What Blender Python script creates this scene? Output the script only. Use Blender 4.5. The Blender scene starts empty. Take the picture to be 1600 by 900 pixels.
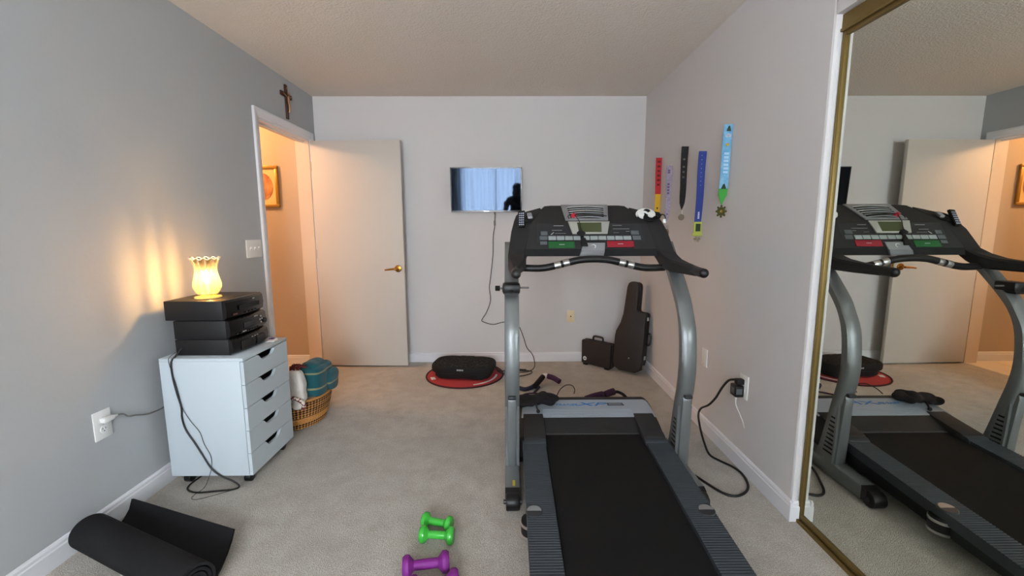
import bpy, bmesh, math, random
from mathutils import Vector, Matrix
random.seed(7)
S = bpy.context.scene
C = S.collection
PI = math.pi

# ------------------------------------------------------------------ camera
cam_d = bpy.data.cameras.new('camera'); cam = bpy.data.objects.new('camera', cam_d); C.objects.link(cam)
cam_d.sensor_width = 36; cam_d.lens = 678.19 / 1600 * 36; cam_d.clip_start = .02
YAW, PITCH, ROLL, CH = .0063, .1372, -.0031, 1.2764
fw = Vector((math.sin(YAW)*math.cos(PITCH), math.cos(YAW)*math.cos(PITCH), -math.sin(PITCH)))
rt = Vector((math.cos(YAW), -math.sin(YAW), 0)); up = rt.cross(fw)
r2 = rt*math.cos(ROLL) + up*math.sin(ROLL); u2 = -rt*math.sin(ROLL) + up*math.cos(ROLL)
M = Matrix.Identity(4)
for i in range(3):
    M[i][0], M[i][1], M[i][2] = r2[i], u2[i], -fw[i]
M[2][3] = CH
cam.matrix_world = M
S.camera = cam

# ------------------------------------------------------------------ world, light, exposure
W = bpy.data.worlds.new('sky'); S.world = W; W.use_nodes = True
bg = W.node_tree.nodes['Background']; bg.inputs[0].default_value = (.72, .84, 1, 1); bg.inputs[1].default_value = 1.0
def area(name, loc, rot, sx, sy, power, col, spread=180):
    l = bpy.data.lights.new(name, 'AREA'); l.shape = 'RECTANGLE'; l.size = sx; l.size_y = sy; l.energy = power; l.color = col
    l.spread = math.radians(spread)
    o = bpy.data.objects.new(name, l); C.objects.link(o); o.location = loc; o.rotation_euler = rot; return o
YB = -2.10                                  # wall behind the camera, with the window
area('window_daylight', (-.30, YB-.20, 1.46), (PI/2, 0, 0), 1.6, 1.40, 258, (.935, .97, 1.0))   # daylight outside the glass, facing into the room
def point(name, loc, power, col, r):
    l = bpy.data.lights.new(name, 'POINT'); l.energy = power; l.color = col; l.shadow_soft_size = r
    o = bpy.data.objects.new(name, l); C.objects.link(o); o.location = loc; return o
vs = S.view_settings
vs.view_transform = 'Standard'; vs.look = 'None'; vs.gamma = 1; vs.use_curve_mapping = False
vs.exposure = 0.27

# ------------------------------------------------------------------ room numbers
XL, XR, YD, H, XM = -1.7445, 1.2337, 4.0647, 2.44, 1.272
YJ = 1.747                                  # closet opening starts here, towards the camera
YH, YN = 3.946, 3.154                       # doorway, hinge side and near side
DH = 2.05

# ------------------------------------------------------------------ materials
def lin(c):
    return tuple((v/12.92 if v <= .04045 else ((v+.055)/1.055)**2.4) for v in c)
def rgb(r, g, b): return (*lin((r/255, g/255, b/255)), 1)
MATS = {}
def mat(name, col, rough=.5, metal=0, bump=None, var=None, spec=.5, coat=0, emit=None, trans=0, ior=1.45, sheen=0):
    if name in MATS: return MATS[name]
    m = bpy.data.materials.new(name); m.use_nodes = True; nt = m.node_tree; b = nt.nodes['Principled BSDF']
    b.inputs['Base Color'].default_value = col; b.inputs['Roughness'].default_value = rough; b.inputs['Metallic'].default_value = metal
    b.inputs['Specular IOR Level'].default_value = spec; b.inputs['Coat Weight'].default_value = coat
    b.inputs['Transmission Weight'].default_value = trans; b.inputs['IOR'].default_value = ior
    b.inputs['Sheen Weight'].default_value = sheen
    if emit: b.inputs['Emission Color'].default_value = emit[0]; b.inputs['Emission Strength'].default_value = emit[1]
    tc = nt.nodes.new('ShaderNodeTexCoord')
    if var:                                  # (scale, other colour, contrast low, high)
        n = nt.nodes.new('ShaderNodeTexNoise'); n.inputs['Scale'].default_value = var[0]; n.inputs['Detail'].default_value = 5
        r = nt.nodes.new('ShaderNodeMapRange'); r.inputs[1].default_value = var[2]; r.inputs[2].default_value = var[3]
        x = nt.nodes.new('ShaderNodeMix'); x.data_type = 'RGBA'; x.inputs[6].default_value = col; x.inputs[7].default_value = var[1]
        nt.links.new(tc.outputs['Object'], n.inputs['Vector']); nt.links.new(n.outputs['Fac'], r.inputs[0]); nt.links.new(r.outputs[0], x.inputs[0])
        nt.links.new(x.outputs[2], b.inputs['Base Color'])
    if bump:                                 # (scale, strength, distance)
        n = nt.nodes.new('ShaderNodeTexNoise'); n.inputs['Scale'].default_value = bump[0]; n.inputs['Detail'].default_value = 4
        bp = nt.nodes.new('ShaderNodeBump'); bp.inputs['Strength'].default_value = bump[1]; bp.inputs['Distance'].default_value = bump[2]
        nt.links.new(tc.outputs['Object'], n.inputs['Vector']); nt.links.new(n.outputs['Fac'], bp.inputs['Height']); nt.links.new(bp.outputs[0], b.inputs['Normal'])
    MATS[name] = m; return m

m_wall = mat('wall paint', rgb(208, 206, 206), .85, bump=(60, .06, .01), spec=.25)
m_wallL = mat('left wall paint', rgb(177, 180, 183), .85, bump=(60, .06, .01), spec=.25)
m_trim = mat('trim paint', rgb(222, 223, 228), .5)
m_ceil = mat('popcorn ceiling', rgb(226, 219, 211), .95, bump=(85, .5, .016), spec=.1)
m_door = mat('door paint', rgb(197, 191, 183), .55, bump=(30, .03, .01))
m_hall = mat('hall paint', rgb(186, 168, 148), .8)
m_halltile = mat('hall tile', rgb(226, 214, 196), .4)
m_grout = mat('hall grout', rgb(180, 168, 150), .8)
m_black = mat('black plastic', rgb(17, 17, 19), .42)
m_blackm = mat('black matte', rgb(15, 15, 17), .8)
m_dkgrey = mat('console charcoal', rgb(36, 36, 37), .65, bump=(400, .1, .002))
m_silver = mat('treadmill silver paint', rgb(128, 132, 134), .38, metal=.55, bump=(500, .05, .001))
m_chrome = mat('brushed steel', rgb(205, 205, 205), .28, metal=1)
m_mirror = mat('mirror silvering', (.745, .765, .70, 1), .0, metal=1)
m_gold = mat('anodised gold', rgb(128, 108, 62), .5, metal=.7)
m_brass = mat('brass', rgb(178, 130, 62), .25, metal=1)
m_white = mat('white laminate', rgb(190, 201, 208), .45)
m_plate = mat('white plate plastic', rgb(228, 228, 226), .35)
m_ivory = mat('ivory plate plastic', rgb(226, 206, 168), .4)
m_rubber = mat('foam rubber mat', rgb(30, 30, 32), .85, bump=(300, .25, .003), spec=.2)
m_belt = mat('running belt', rgb(16, 16, 17), .8, bump=(500, .4, .002), spec=.3)
m_rail = mat('foot rail grey', rgb(48, 54, 60), .65)
m_cable = mat('black cable', rgb(24, 23, 23), .5)
m_greycable = mat('grey cable', rgb(120, 118, 112), .5)
m_whitecable = mat('white cable', rgb(225, 225, 222), .5)

def carpet():
    m = mat('carpet', rgb(176, 168, 158), 1.0, spec=.05, sheen=.15); nt = m.node_tree; b = nt.nodes['Principled BSDF']
    tc = nt.nodes.new('ShaderNodeTexCoord')
    def noise(sc, det=4, rough=.6):
        n = nt.nodes.new('ShaderNodeTexNoise'); n.inputs['Scale'].default_value = sc; n.inputs['Detail'].default_value = det; n.inputs['Roughness'].default_value = rough
        nt.links.new(tc.outputs['Object'], n.inputs['Vector']); return n.outputs['Fac']
    def mr(x, a, c, lo=0, hi=1):
        r = nt.nodes.new('ShaderNodeMapRange'); r.inputs[1].default_value = a; r.inputs[2].default_value = c; r.inputs[3].default_value = lo; r.inputs[4].default_value = hi
        nt.links.new(x, r.inputs[0]); return r.outputs[0]
    def mix(f, a, c, mode='MIX'):
        x = nt.nodes.new('ShaderNodeMix'); x.data_type = 'RGBA'; x.blend_type = mode
        nt.links.new(f, x.inputs[0])
        for s, v in ((6, a), (7, c)):
            if isinstance(v, tuple): x.inputs[s].default_value = v
            else: nt.links.new(v, x.inputs[s])
        return x.outputs[2]
    big = noise(1.6, 6, .62); mid = noise(9, 5, .7); fine = noise(260, 2, .6); fine2 = noise(95, 3, .7)
    c1 = mix(mr(big, .40, .62), rgb(228, 223, 214), rgb(208, 204, 196))
    c2 = mix(mr(mid, .42, .72, 0, .8), c1, rgb(186, 177, 166))
    c3 = mix(mr(fine, .38, .66, 0, .95), c2, rgb(160, 151, 140))
    c4 = mix(mr(fine2, .5, .75, 0, .35), c3, rgb(240, 234, 225))
    nt.links.new(c4, b.inputs['Base Color'])
    bm_ = nt.nodes.new('ShaderNodeBump'); bm_.inputs['Strength'].default_value = .9; bm_.inputs['Distance'].default_value = .009
    ad = nt.nodes.new('ShaderNodeMath'); ad.operation = 'ADD'; nt.links.new(fine, ad.inputs[0]); nt.links.new(fine2, ad.inputs[1])
    nt.links.new(ad.outputs[0], bm_.inputs['Height']); nt.links.new(bm_.outputs[0], b.inputs['Normal'])
    return m
m_carpet = carpet()

# ------------------------------------------------------------------ mesh helpers
class MB:
    """collects shapes, builds ONE mesh object"""
    def __init__(s): s.bm = bmesh.new()
    def box(s, x0, x1, y0, y1, z0, z1, bev=0, seg=2, mtx=None):
        t = bmesh.new(); bmesh.ops.create_cube(t, size=1)
        for v in t.verts:
            v.co = Vector(((x0+x1)/2 + v.co.x*(x1-x0), (y0+y1)/2 + v.co.y*(y1-y0), (z0+z1)/2 + v.co.z*(z1-z0)))
        if bev: bmesh.ops.bevel(t, geom=t.edges[:], offset=bev, segments=seg, profile=.5, affect='EDGES')
        return s.join(t, mtx)
    def join(s, t, mtx=None):
        if mtx is not None: bmesh.ops.transform(t, matrix=mtx, verts=t.verts[:])
        me = bpy.data.meshes.new('t'); t.to_mesh(me); t.free(); s.bm.from_mesh(me); bpy.data.meshes.remove(me); return s
    def prism(s, pts, axis, a, b, bev=0, seg=2, mtx=None):
        """2D outline extruded along an axis from a to b; axis 'x': pts=(y,z), 'y': (x,z), 'z': (x,y)"""
        t = bmesh.new()
        f3 = {'x': lambda p, w: (w, p[0], p[1]), 'y': lambda p, w: (p[0], w, p[1]), 'z': lambda p, w: (p[0], p[1], w)}[axis]
        va = [t.verts.new(f3(p, a)) for p in pts]; vb = [t.verts.new(f3(p, b)) for p in pts]; n = len(pts)
        t.faces.new(va); t.faces.new(vb[::-1])
        for i in range(n): t.faces.new((va[i], vb[i], vb[(i+1) % n], va[(i+1) % n]))
        bmesh.ops.recalc_face_normals(t, faces=t.faces[:])
        if bev:
            es = [e for e in t.edges if len(e.link_faces) == 2 and e.calc_face_angle() > .5]
            bmesh.ops.bevel(t, geom=es, offset=bev, segments=seg, profile=.5, affect='EDGES')
        return s.join(t, mtx)
    def cyl(s, p0, p1, r0, r1=None, n=20, bev=0):
        p0, p1 = Vector(p0), Vector(p1); d = p1-p0; t = bmesh.new()
        bmesh.ops.create_cone(t, cap_ends=True, segments=n, radius1=r0, radius2=r0 if r1 is None else r1, depth=d.length)
        if bev:
            es = [e for e in t.edges if len(e.link_faces) == 2 and e.calc_face_angle() > 1]
            bmesh.ops.bevel(t, geom=es, offset=bev, segments=2, profile=.5, affect='EDGES')
        q = Vector((0, 0, 1)).rotation_difference(d.normalized()).to_matrix().to_4x4(); q.translation = (p0+p1)/2
        return s.join(t, q)
    def sphere(s, c, r, sc=(1, 1, 1), n=16, mtx=None):
        t = bmesh.new(); bmesh.ops.create_uvsphere(t, u_segments=n, v_segments=max(6, n//2), radius=r)
        for v in t.verts: v.co = Vector((c[0]+v.co.x*sc[0], c[1]+v.co.y*sc[1], c[2]+v.co.z*sc[2]))
        return s.join(t, mtx)
    def lathe(s, prof, c=(0, 0, 0), n=32, f=None, cap=True, mtx=None):
        """prof: list of (r, z); f(angle, i) scales radius / offsets z"""
        t = bmesh.new(); rows = []
        for i, (r, z) in enumerate(prof):
            row = []
            for k in range(n):
                a = 2*PI*k/n; rr, dz = (1, 0) if f is None else f(a, i)
                row.append(t.verts.new((c[0]+r*rr*math.cos(a), c[1]+r*rr*math.sin(a), c[2]+z+dz)))
            rows.append(row)
        for i in range(len(rows)-1):
            for k in range(n): t.faces.new((rows[i][k], rows[i][(k+1) % n], rows[i+1][(k+1) % n], rows[i+1][k]))
        if cap: t.faces.new(rows[0][::-1]); t.faces.new(rows[-1])
        bmesh.ops.recalc_face_normals(t, faces=t.faces[:])
        return s.join(t, mtx)
    def loft(s, secs, closed=True, cap=True):
        """list of equal-length point loops"""
        t = bmesh.new(); rows = [[t.verts.new(p) for p in sec] for sec in secs]; n = len(rows[0])
        for i in range(len(rows)-1):
            for k in range(n if closed else n-1):
                t.faces.new((rows[i][k], rows[i][(k+1) % n], rows[i+1][(k+1) % n], rows[i+1][k]))
        if cap and closed: t.faces.new(rows[0][::-1]); t.faces.new(rows[-1])
        bmesh.ops.recalc_face_normals(t, faces=t.faces[:])
        return s.join(t)
    def tube(s, pts, r, n=8, smooth=6, cap=True, taper=None):
        pts = [Vector(p) for p in pts]
        P = spline(pts, smooth) if smooth > 1 else pts
        secs = []; nrm = None
        for i, p in enumerate(P):
            d = (P[min(i+1, len(P)-1)] - P[max(i-1, 0)]).normalized()
            if nrm is None: nrm = d.orthogonal().normalized()
            nrm = (nrm - d*nrm.dot(d)).normalized(); b = d.cross(nrm)
            rr = r if taper is None else r*taper(i/(len(P)-1))
            secs.append([p + (nrm*math.cos(2*PI*k/n) + b*math.sin(2*PI*k/n))*rr for k in range(n)])
        return s.loft(secs, True, cap)
    def xf(s, mtx): bmesh.ops.transform(s.bm, matrix=mtx, verts=s.bm.verts[:]); return s
    def build(s, name, m, parent=None, smooth=True, off=None, ang=.6):
        if off is None and parent is not None: off = ROOTOFF.get(parent.name)
        if off is not None:
            for v in s.bm.verts: v.co -= off
        me = bpy.data.meshes.new(name)
        for f in s.bm.faces: f.smooth = smooth
        if smooth:
            for e in s.bm.edges:
                if len(e.link_faces) == 2 and e.calc_face_angle(0) > ang: e.smooth = False
        s.bm.to_mesh(me); s.bm.free(); me.materials.append(m)
        o = bpy.data.objects.new(name, me); C.objects.link(o); o.parent = parent
        if parent is not None and off is not None: ROOTOFF[o.name] = off
        return o
ROOTOFF = {}
def spline(P, k):
    out = []
    for i in range(len(P)-1):
        p0, p1, p2, p3 = P[max(i-1, 0)], P[i], P[i+1], P[min(i+2, len(P)-1)]
        for j in range(k):
            t = j/k
            out.append(.5*((2*p1) + (p2-p0)*t + (2*p0-5*p1+4*p2-p3)*t*t + (3*p1-p0-3*p2+p3)*t**3))
    out.append(P[-1]); return out
def tag(o, label, cat, group=None, kind=None):
    if label: o['label'] = label
    if cat: o['category'] = cat
    if group: o['group'] = group
    if kind: o['kind'] = kind
    return o
def thing(name, label, cat, loc, rotz=0, group=None, world=True):
    """Empty at the base; with world=True its parts are written in world coordinates"""
    o = bpy.data.objects.new(name, None); C.objects.link(o); o.location = loc; o.rotation_euler = (0, 0, rotz); o.empty_display_size = .05
    tag(o, label, cat, group)
    if world and rotz == 0: ROOTOFF[o.name] = Vector(loc)
    return o
def single(mb, name, m, label, cat, base, group=None, smooth=True):
    o = mb.build(name, m, None, smooth, Vector(base)); o.location = base; return tag(o, label, cat, group)
def struct(mb, name, m, label=None, parent=None, smooth=False):
    o = mb.build(name, m, parent, smooth)
    if parent is None: o['kind'] = 'structure'
    if label: o['label'] = label
    return o
def copy_thing(r, loc, rotz, label, group=None):
    c = r.copy(); C.objects.link(c); c.location = loc; c.rotation_euler = (r.rotation_euler.x, r.rotation_euler.y, rotz); c['label'] = label
    if group: c['group'] = group
    for ch in list(r.children):
        d = ch.copy(); C.objects.link(d); d.parent = c
        for g in list(ch.children):
            e = g.copy(); C.objects.link(e); e.parent = d
    return c
def text_mesh(txt, size, mtx, shear=0, sx=1, ext=.0006):
    cu = bpy.data.curves.new('t', 'FONT'); cu.body = txt; cu.size = size; cu.extrude = ext; cu.shear = shear; cu.align_x = 'CENTER'; cu.align_y = 'CENTER'; cu.resolution_u = 3
    o = bpy.data.objects.new('t', cu); C.objects.link(o)
    dg = bpy.context.evaluated_depsgraph_get(); me = bpy.data.meshes.new_from_object(o.evaluated_get(dg))
    C.objects.unlink(o); bpy.data.objects.remove(o); bpy.data.curves.remove(cu)
    mb = MB(); mb.bm.from_mesh(me); bpy.data.meshes.remove(me)
    mb.xf(mtx @ Matrix.Diagonal((sx, 1, 1, 1))); return mb
def frame(o, ex, ey):
    """matrix whose local x, y axes are ex, ey at origin o"""
    ex = Vector(ex).normalized(); ez = ex.cross(Vector(ey)).normalized(); ey = ez.cross(ex)
    m = Matrix.Identity(4)
    for i in range(3): m[i][0], m[i][1], m[i][2], m[i][3] = ex[i], ey[i], ez[i], o[i]
    return m

# ================================================================== the setting
struct(MB().box(XL-.01, 1.95, YB-.1, YD+.02, -.1, 0), 'floor', m_carpet, 'worn beige grey cut pile carpet')
struct(MB().box(XL-.12, 2.05, YB-.15, YD+.12, H, H+.1), 'ceiling', m_ceil, 'off-white popcorn textured ceiling')
struct(MB().box(XL, 2.05, YD, YD+.12, 0, H), 'wall_back', m_wall, 'pale grey painted wall behind the television')
w = MB().box(XL-.12, XL, YB-.12, YN, 0, H).box(XL-.12, XL, YN, YH, DH, H).box(XL-.12, XL, YH, YD+.12, 0, H)
struct(w, 'wall_left', m_wallL, 'pale grey painted wall beside the white drawer unit')
# right wall with the closet opening; the corner towards the opening is rounded
w = MB().prism([(XR, YD), (XR, YJ+.012), (XR+.003, YJ+.004), (XR+.012, YJ), (XR+.11, YJ), (XR+.11, YD)], 'z', 0, H)
w.box(XR, XR+.11, YB, YJ, 2.068, H)
struct(w, 'wall_right', m_wall, 'pale grey painted wall hung with medals')
# closet behind the mirror doors
struct(MB().box(1.86, 1.95, YB, YJ+.3, 0, H).box(XR+.11, 1.9, YJ+.3, YJ+.4, 0, H), 'wall_closet', m_wall, 'back wall of the closet behind the mirror doors')
# wall behind the camera with its window opening
WX0, WX1, WZ0, WZ1 = -1.10, .50, .78, 2.14
w = MB().box(XL-.12, WX0, YB-.12, YB, 0, H).box(WX1, 2.05, YB-.12, YB, 0, H).box(WX0, WX1, YB-.12, YB, 0, WZ0).box(WX0, WX1, YB-.12, YB, WZ1, H)
struct(w, 'wall_rear', m_wall, 'window wall behind the viewer')
w = MB()
for a in (WX0, (WX0+WX1)/2-.02, WX1-.04): w.box(a, a+.04, YB-.09, YB-.05, WZ0, WZ1)
for a in (WZ0, WZ1-.04): w.box(WX0, WX1, YB-.09, YB-.05, a, a+.04)
win = struct(w, 'window_1', m_trim, 'white framed double window behind the viewer')
m_pane = bpy.data.materials.new('window glass'); m_pane.use_nodes = True
nt = m_pane.node_tree; nt.nodes.clear(); o_ = nt.nodes.new('ShaderNodeOutputMaterial'); t_ = nt.nodes.new('ShaderNodeBsdfTransparent'); g_ = nt.nodes.new('ShaderNodeBsdfGlossy'); x_ = nt.nodes.new('ShaderNodeMixShader')
g_.inputs['Roughness'].default_value = .02; x_.inputs[0].default_value = .06
nt.links.new(t_.outputs[0], x_.inputs[1]); nt.links.new(g_.outputs[0], x_.inputs[2]); nt.links.new(x_.outputs[0], o_.inputs[0])
for a, b in ((WX0, (WX0+WX1)/2), ((WX0+WX1)/2, WX1)):
    for c, d in ((WZ0, WZ1),):
        MB().box(a+.02, b-.02, YB-.073, YB-.069, c+.02, d-.02).build('pane', m_pane, win, False)
struct(MB().box(WX0-.04, WX1+.04, YB-.05, YB+.03, WZ0-.03, WZ0, .006), 'trim_1', m_trim, 'white window sill')
# sheer curtain
m_sheer = bpy.data.materials.new('sheer fabric'); m_sheer.use_nodes = True
nt = m_sheer.node_tree; nt.nodes.clear(); o_ = nt.nodes.new('ShaderNodeOutputMaterial'); t_ = nt.nodes.new('ShaderNodeBsdfTransparent'); l_ = nt.nodes.new('ShaderNodeBsdfTranslucent'); d_ = nt.nodes.new('ShaderNodeBsdfDiffuse')
a_ = nt.nodes.new('ShaderNodeMixShader'); x_ = nt.nodes.new('ShaderNodeMixShader')
for n_ in (l_, d_): n_.inputs[0].default_value = (.86, .90, .95, 1)
lw = nt.nodes.new('ShaderNodeLayerWeight'); lw.inputs[0].default_value = .35
r_ = nt.nodes.new('ShaderNodeMapRange'); r_.inputs[3].default_value = .62; r_.inputs[4].default_value = .97
a_.inputs[0].default_value = .35; nt.links.new(l_.outputs[0], a_.inputs[1]); nt.links.new(d_.outputs[0], a_.inputs[2])
nt.links.new(lw.outputs['Facing'], r_.inputs[0]); nt.links.new(r_.outputs[0], x_.inputs[0])
nt.links.new(t_.outputs[0], x_.inputs[1]); nt.links.new(a_.outputs[0], x_.inputs[2]); nt.links.new(x_.outputs[0], o_.inputs[0])
t = bmesh.new(); rows = []
NX = 260
for z in (.16, .9, 1.6, 2.22):
    row = []
    for i in range(NX+1):
        u = i/NX; x = -1.16 + u*1.74; amp = .024 + .012*math.sin(u*9+1)
        row.append(t.verts.new((x, YB+.075 + amp*math.sin(u*78 + 2.2*math.sin(u*15)) + .006*math.sin(z*3+u*30), z)))
    rows.append(row)
for i in range(3):
    for k in range(NX): t.faces.new((rows[i][k], rows[i][k+1], rows[i+1][k+1], rows[i+1][k]))
mb = MB(); mb.join(t)
cu = thing('sheer_curtain', 'white sheer curtain reflected in the television screen', 'curtain', (-.3, YB+.075, .16))
mb.build('sheer_panel', m_sheer, cu)
MB().cyl((-1.25, YB+.075, 2.235), (.66, YB+.075, 2.235), .011).build('rod', m_chrome, cu)

# baseboards: a flat board with a bead along the top
def base_prof(s): return [(0, 0), (s*.014, 0), (s*.014, .068), (s*.0105, .072), (s*.0105, .083), (s*.006, .09), (0, .092)]
def baseboard(name, run, label):
    mb = MB()
    for kind, a, b, c in run:                # ('y', x, y0, y1) along y on wall x, facing +x/-x by sign
        pass
    return mb
mb = MB()
for y0, y1 in ((YB, YN-.062), (YH+.06, YD)):
    if y1-y0 > .01: mb.prism([(XL+p[0], p[1]) for p in base_prof(1)], 'y', y0, y1)
struct(mb, 'baseboard_left', m_trim, 'white baseboard along the left wall')
struct(MB().prism([(YD-p[0], p[1]) for p in base_prof(1)], 'x', XL+.06, XR), 'baseboard_back', m_trim, 'white baseboard under the television')
mb = MB().prism([(XR-p[0], p[1]) for p in base_prof(1)], 'y', YJ-.013, YD)
mb.prism([(YJ-p[0], p[1]) for p in base_prof(1)], 'x', XR-.013, 1.262)
struct(mb, 'baseboard_right', m_trim, 'white baseboard along the right wall')

# doorway casing and jambs
cw = .058
mb = MB()
mb.prism([(XL, YN-cw), (XL+.016, YN-cw), (XL+.018, YN-cw+.012), (XL+.010, YN-.004), (XL, YN)], 'z', 0, DH+cw)
mb.prism([(XL, YH+cw), (XL+.016, YH+cw), (XL+.018, YH+cw-.012), (XL+.010, YH+.004), (XL, YH)], 'z', 0, DH+cw)
mb.prism([(XL, DH+cw), (XL+.016, DH+cw), (XL+.018, DH+cw-.012), (XL+.010, DH+.004), (XL, DH)], 'y', YN-cw+.001, YH+cw-.001)
struct(MB().box(XL-.12, XL-.001, YH-.012, YH+.001, 0, DH-.016), 'trim_5', mat('jamb paint with hall glow', rgb(214, 194, 172), .6), 'hinge-side door jamb with warm hall light in its cream colour')  # jamb split off so its cream colour carries the warm hall light
mb.box(XL-.12, XL+.001, YN-.001, YN+.016, 0, DH).box(XL-.12, XL+.001, YN, YH, DH-.016, DH+.001)
mb.box(XL-.07, XL-.045, YN+.016, YN+.028, 0, DH-.016).box(XL-.07, XL-.045, YN+.016, YH-.012, DH-.028, DH-.016)
struct(mb, 'trim_2', m_trim, 'white moulded casing around the doorway')

# hallway seen through the door
HX0, HY0, HY1 = -3.3, 2.2, 4.0
struct(MB().box(HX0, XL-.01, HY0, HY1+.1, -.1, -.008), 'floor_hall', m_grout, 'tiled hallway floor beyond the doorway')
hf = bpy.data.objects['floor_hall']
tile = bpy.data.meshes.new('tile'); t = bmesh.new(); bmesh.ops.create_cube(t, size=1)
for v in t.verts: v.co = Vector((v.co.x*.295, v.co.y*.295, v.co.z*.012))
bmesh.ops.bevel(t, geom=[e for e in t.edges if e.verts[0].co.z > 0 and e.verts[1].co.z > 0], offset=.002, segments=1, affect='EDGES')
t.to_mesh(tile); t.free(); tile.materials.append(m_halltile)
for i in range(5):
    for j in range(6):
        o = bpy.data.objects.new('tile', tile); C.objects.link(o); o.parent = hf; o.location = (XL-.165-i*.3, HY1-.155-j*.3, -.004)
struct(MB().box(HX0, XL-.11, HY1, HY1+.1, 0, H), 'wall_hall', m_hall, 'warmly lit hallway wall beyond the doorway')
struct(MB().box(HX0-.1, HX0, HY0, HY1+.1, 0, H).box(HX0, XL-.12, HY0-.1, HY0, 0, H), 'wall_hall_far', m_hall, 'far hallway walls')
struct(MB().box(HX0-.1, XL-.12, HY0-.1, HY1+.1, H, H+.1), 'ceiling_hall', m_hall, 'hallway ceiling')
struct(MB().prism([(HY1-p[0], p[1]) for p in base_prof(1)], 'x', HX0, XL-.12), 'baseboard_hall', m_trim, 'baseboard along the hallway wall')
# hallway ceiling lamp
hl = thing('ceiling_lamp', 'warm round ceiling lamp in the hallway', 'lamp', (-2.72, 3.42, H))
MB().lathe([(.15, 0), (.15, -.015), (.13, -.03)], (-2.72, 3.42, H), 32).build('base', m_brass, hl)
m_lampglass = mat('lit lamp glass', rgb(255, 214, 150), .4, emit=((1, .62, .26, 1), 6))
MB().lathe([(.13, -.03), (.125, -.06), (.1, -.09), (.05, -.11), (.005, -.115)], (-2.72, 3.42, H), 32).build('shade', m_lampglass, hl)
point('hall_light', (-2.72, 3.42, 2.26), 56, (1, .57, .27), .08)

# the door, open against the back wall
dr = thing('door_1', 'white flush interior door standing open', None, (XL+.012, YH-.02, 0), 0, None, False); dr['kind'] = 'structure'
dang = math.atan2(3.917-3.946, .796); dr.rotation_euler = (0, 0, dang)
MB().box(.002, .79, -.0, .036, .014, 2.034, .0025).build('slab', m_door, dr)
for z in (.25, 1.05, 1.82):
    hg = MB().cyl((-.002, .002, z-.04), (-.002, .002, z+.04), .004).build('hinge', m_door, dr)
hd = MB().cyl((.735, -.012, .918), (.735, .0, .918), .030, .033, 24, .003).cyl((.735, .036, .918), (.735, .047, .918), .033, .030, 24, .003).build('rose', m_brass, dr)
lv = MB().cyl((.735, -.05, .918), (.735, -.01, .918), .010).tube([(.735, -.048, .918), (.70, -.052, .918), (.66, -.05, .914), (.628, -.046, .910)], .009, 10, 5, True, lambda u: 1.15-.45*u)
lv.cyl((.735, .047, .918), (.735, .07, .918), .010).tube([(.735, .068, .918), (.70, .07, .918), (.635, .068, .912)], .008, 10, 5)
lv.build('lever', m_brass, hd)
MB().box(.7885, .7915, .008, .028, .88, .955, .001).build('latch_plate', m_brass, dr)

# closet: mirror sliding doors, header track, floor track
def mirror_door(name, y0, y1, x, label):
    r = thing(name, label, None, (x, (y0+y1)/2, .015)); r['kind'] = 'structure'
    MB().box(x+.003, x+.007, y0+.012, y1-.012, .03, 1.998).build('mirror_pane', m_mirror, r, False)
    for a, b in ((y0, y0+.015), (y1-.015, y1)):
        MB().box(x-.007, x+.022, a, b, .012, 2.02, .003).box(x-.010, x-.005, a+.004, b-.005, .03, 2.0, .002).build('stile', m_gold, r)
    for a, b in ((.012, .034), (1.99, 2.02)):
        MB().box(x-.006, x+.02, y0+.015, y1-.015, a, b, .002).build('rail', m_gold, r)
    MB().box(x+.008, x+.014, y0+.01, y1-.01, .03, 1.998).build('backing', m_blackm, r, False)
    return r
mirror_door('door_2', .32, YJ-.002, XM-.003, 'gold framed sliding mirror closet door reflecting the treadmill')
mirror_door('door_3', YB+.02, .40, XM+.035, 'second gold framed sliding mirror closet door nearer the viewer')
mb = MB().box(XM-.014, XM-.009, YB, YJ, 2.012, 2.060).box(XM-.014, XM+.09, YB, YJ, 2.060, 2.066).box(XM-.020, XM-.006, YB, YJ, 2.004, 2.016, .002)
struct(mb, 'trim_3', m_gold, 'gold header track over the mirror doors')
mb = MB().box(XM-.022, XM+.075, YB, YJ, .0, .006).box(XM-.022, XM-.012, YB, YJ, .004, .014, .002).box(XM+.020, XM+.026, YB, YJ, .004, .012).box(XM+.066, XM+.075, YB, YJ, .004, .012)
struct(mb, 'trim_4', m_gold, 'gold floor track of the mirror doors')

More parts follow.
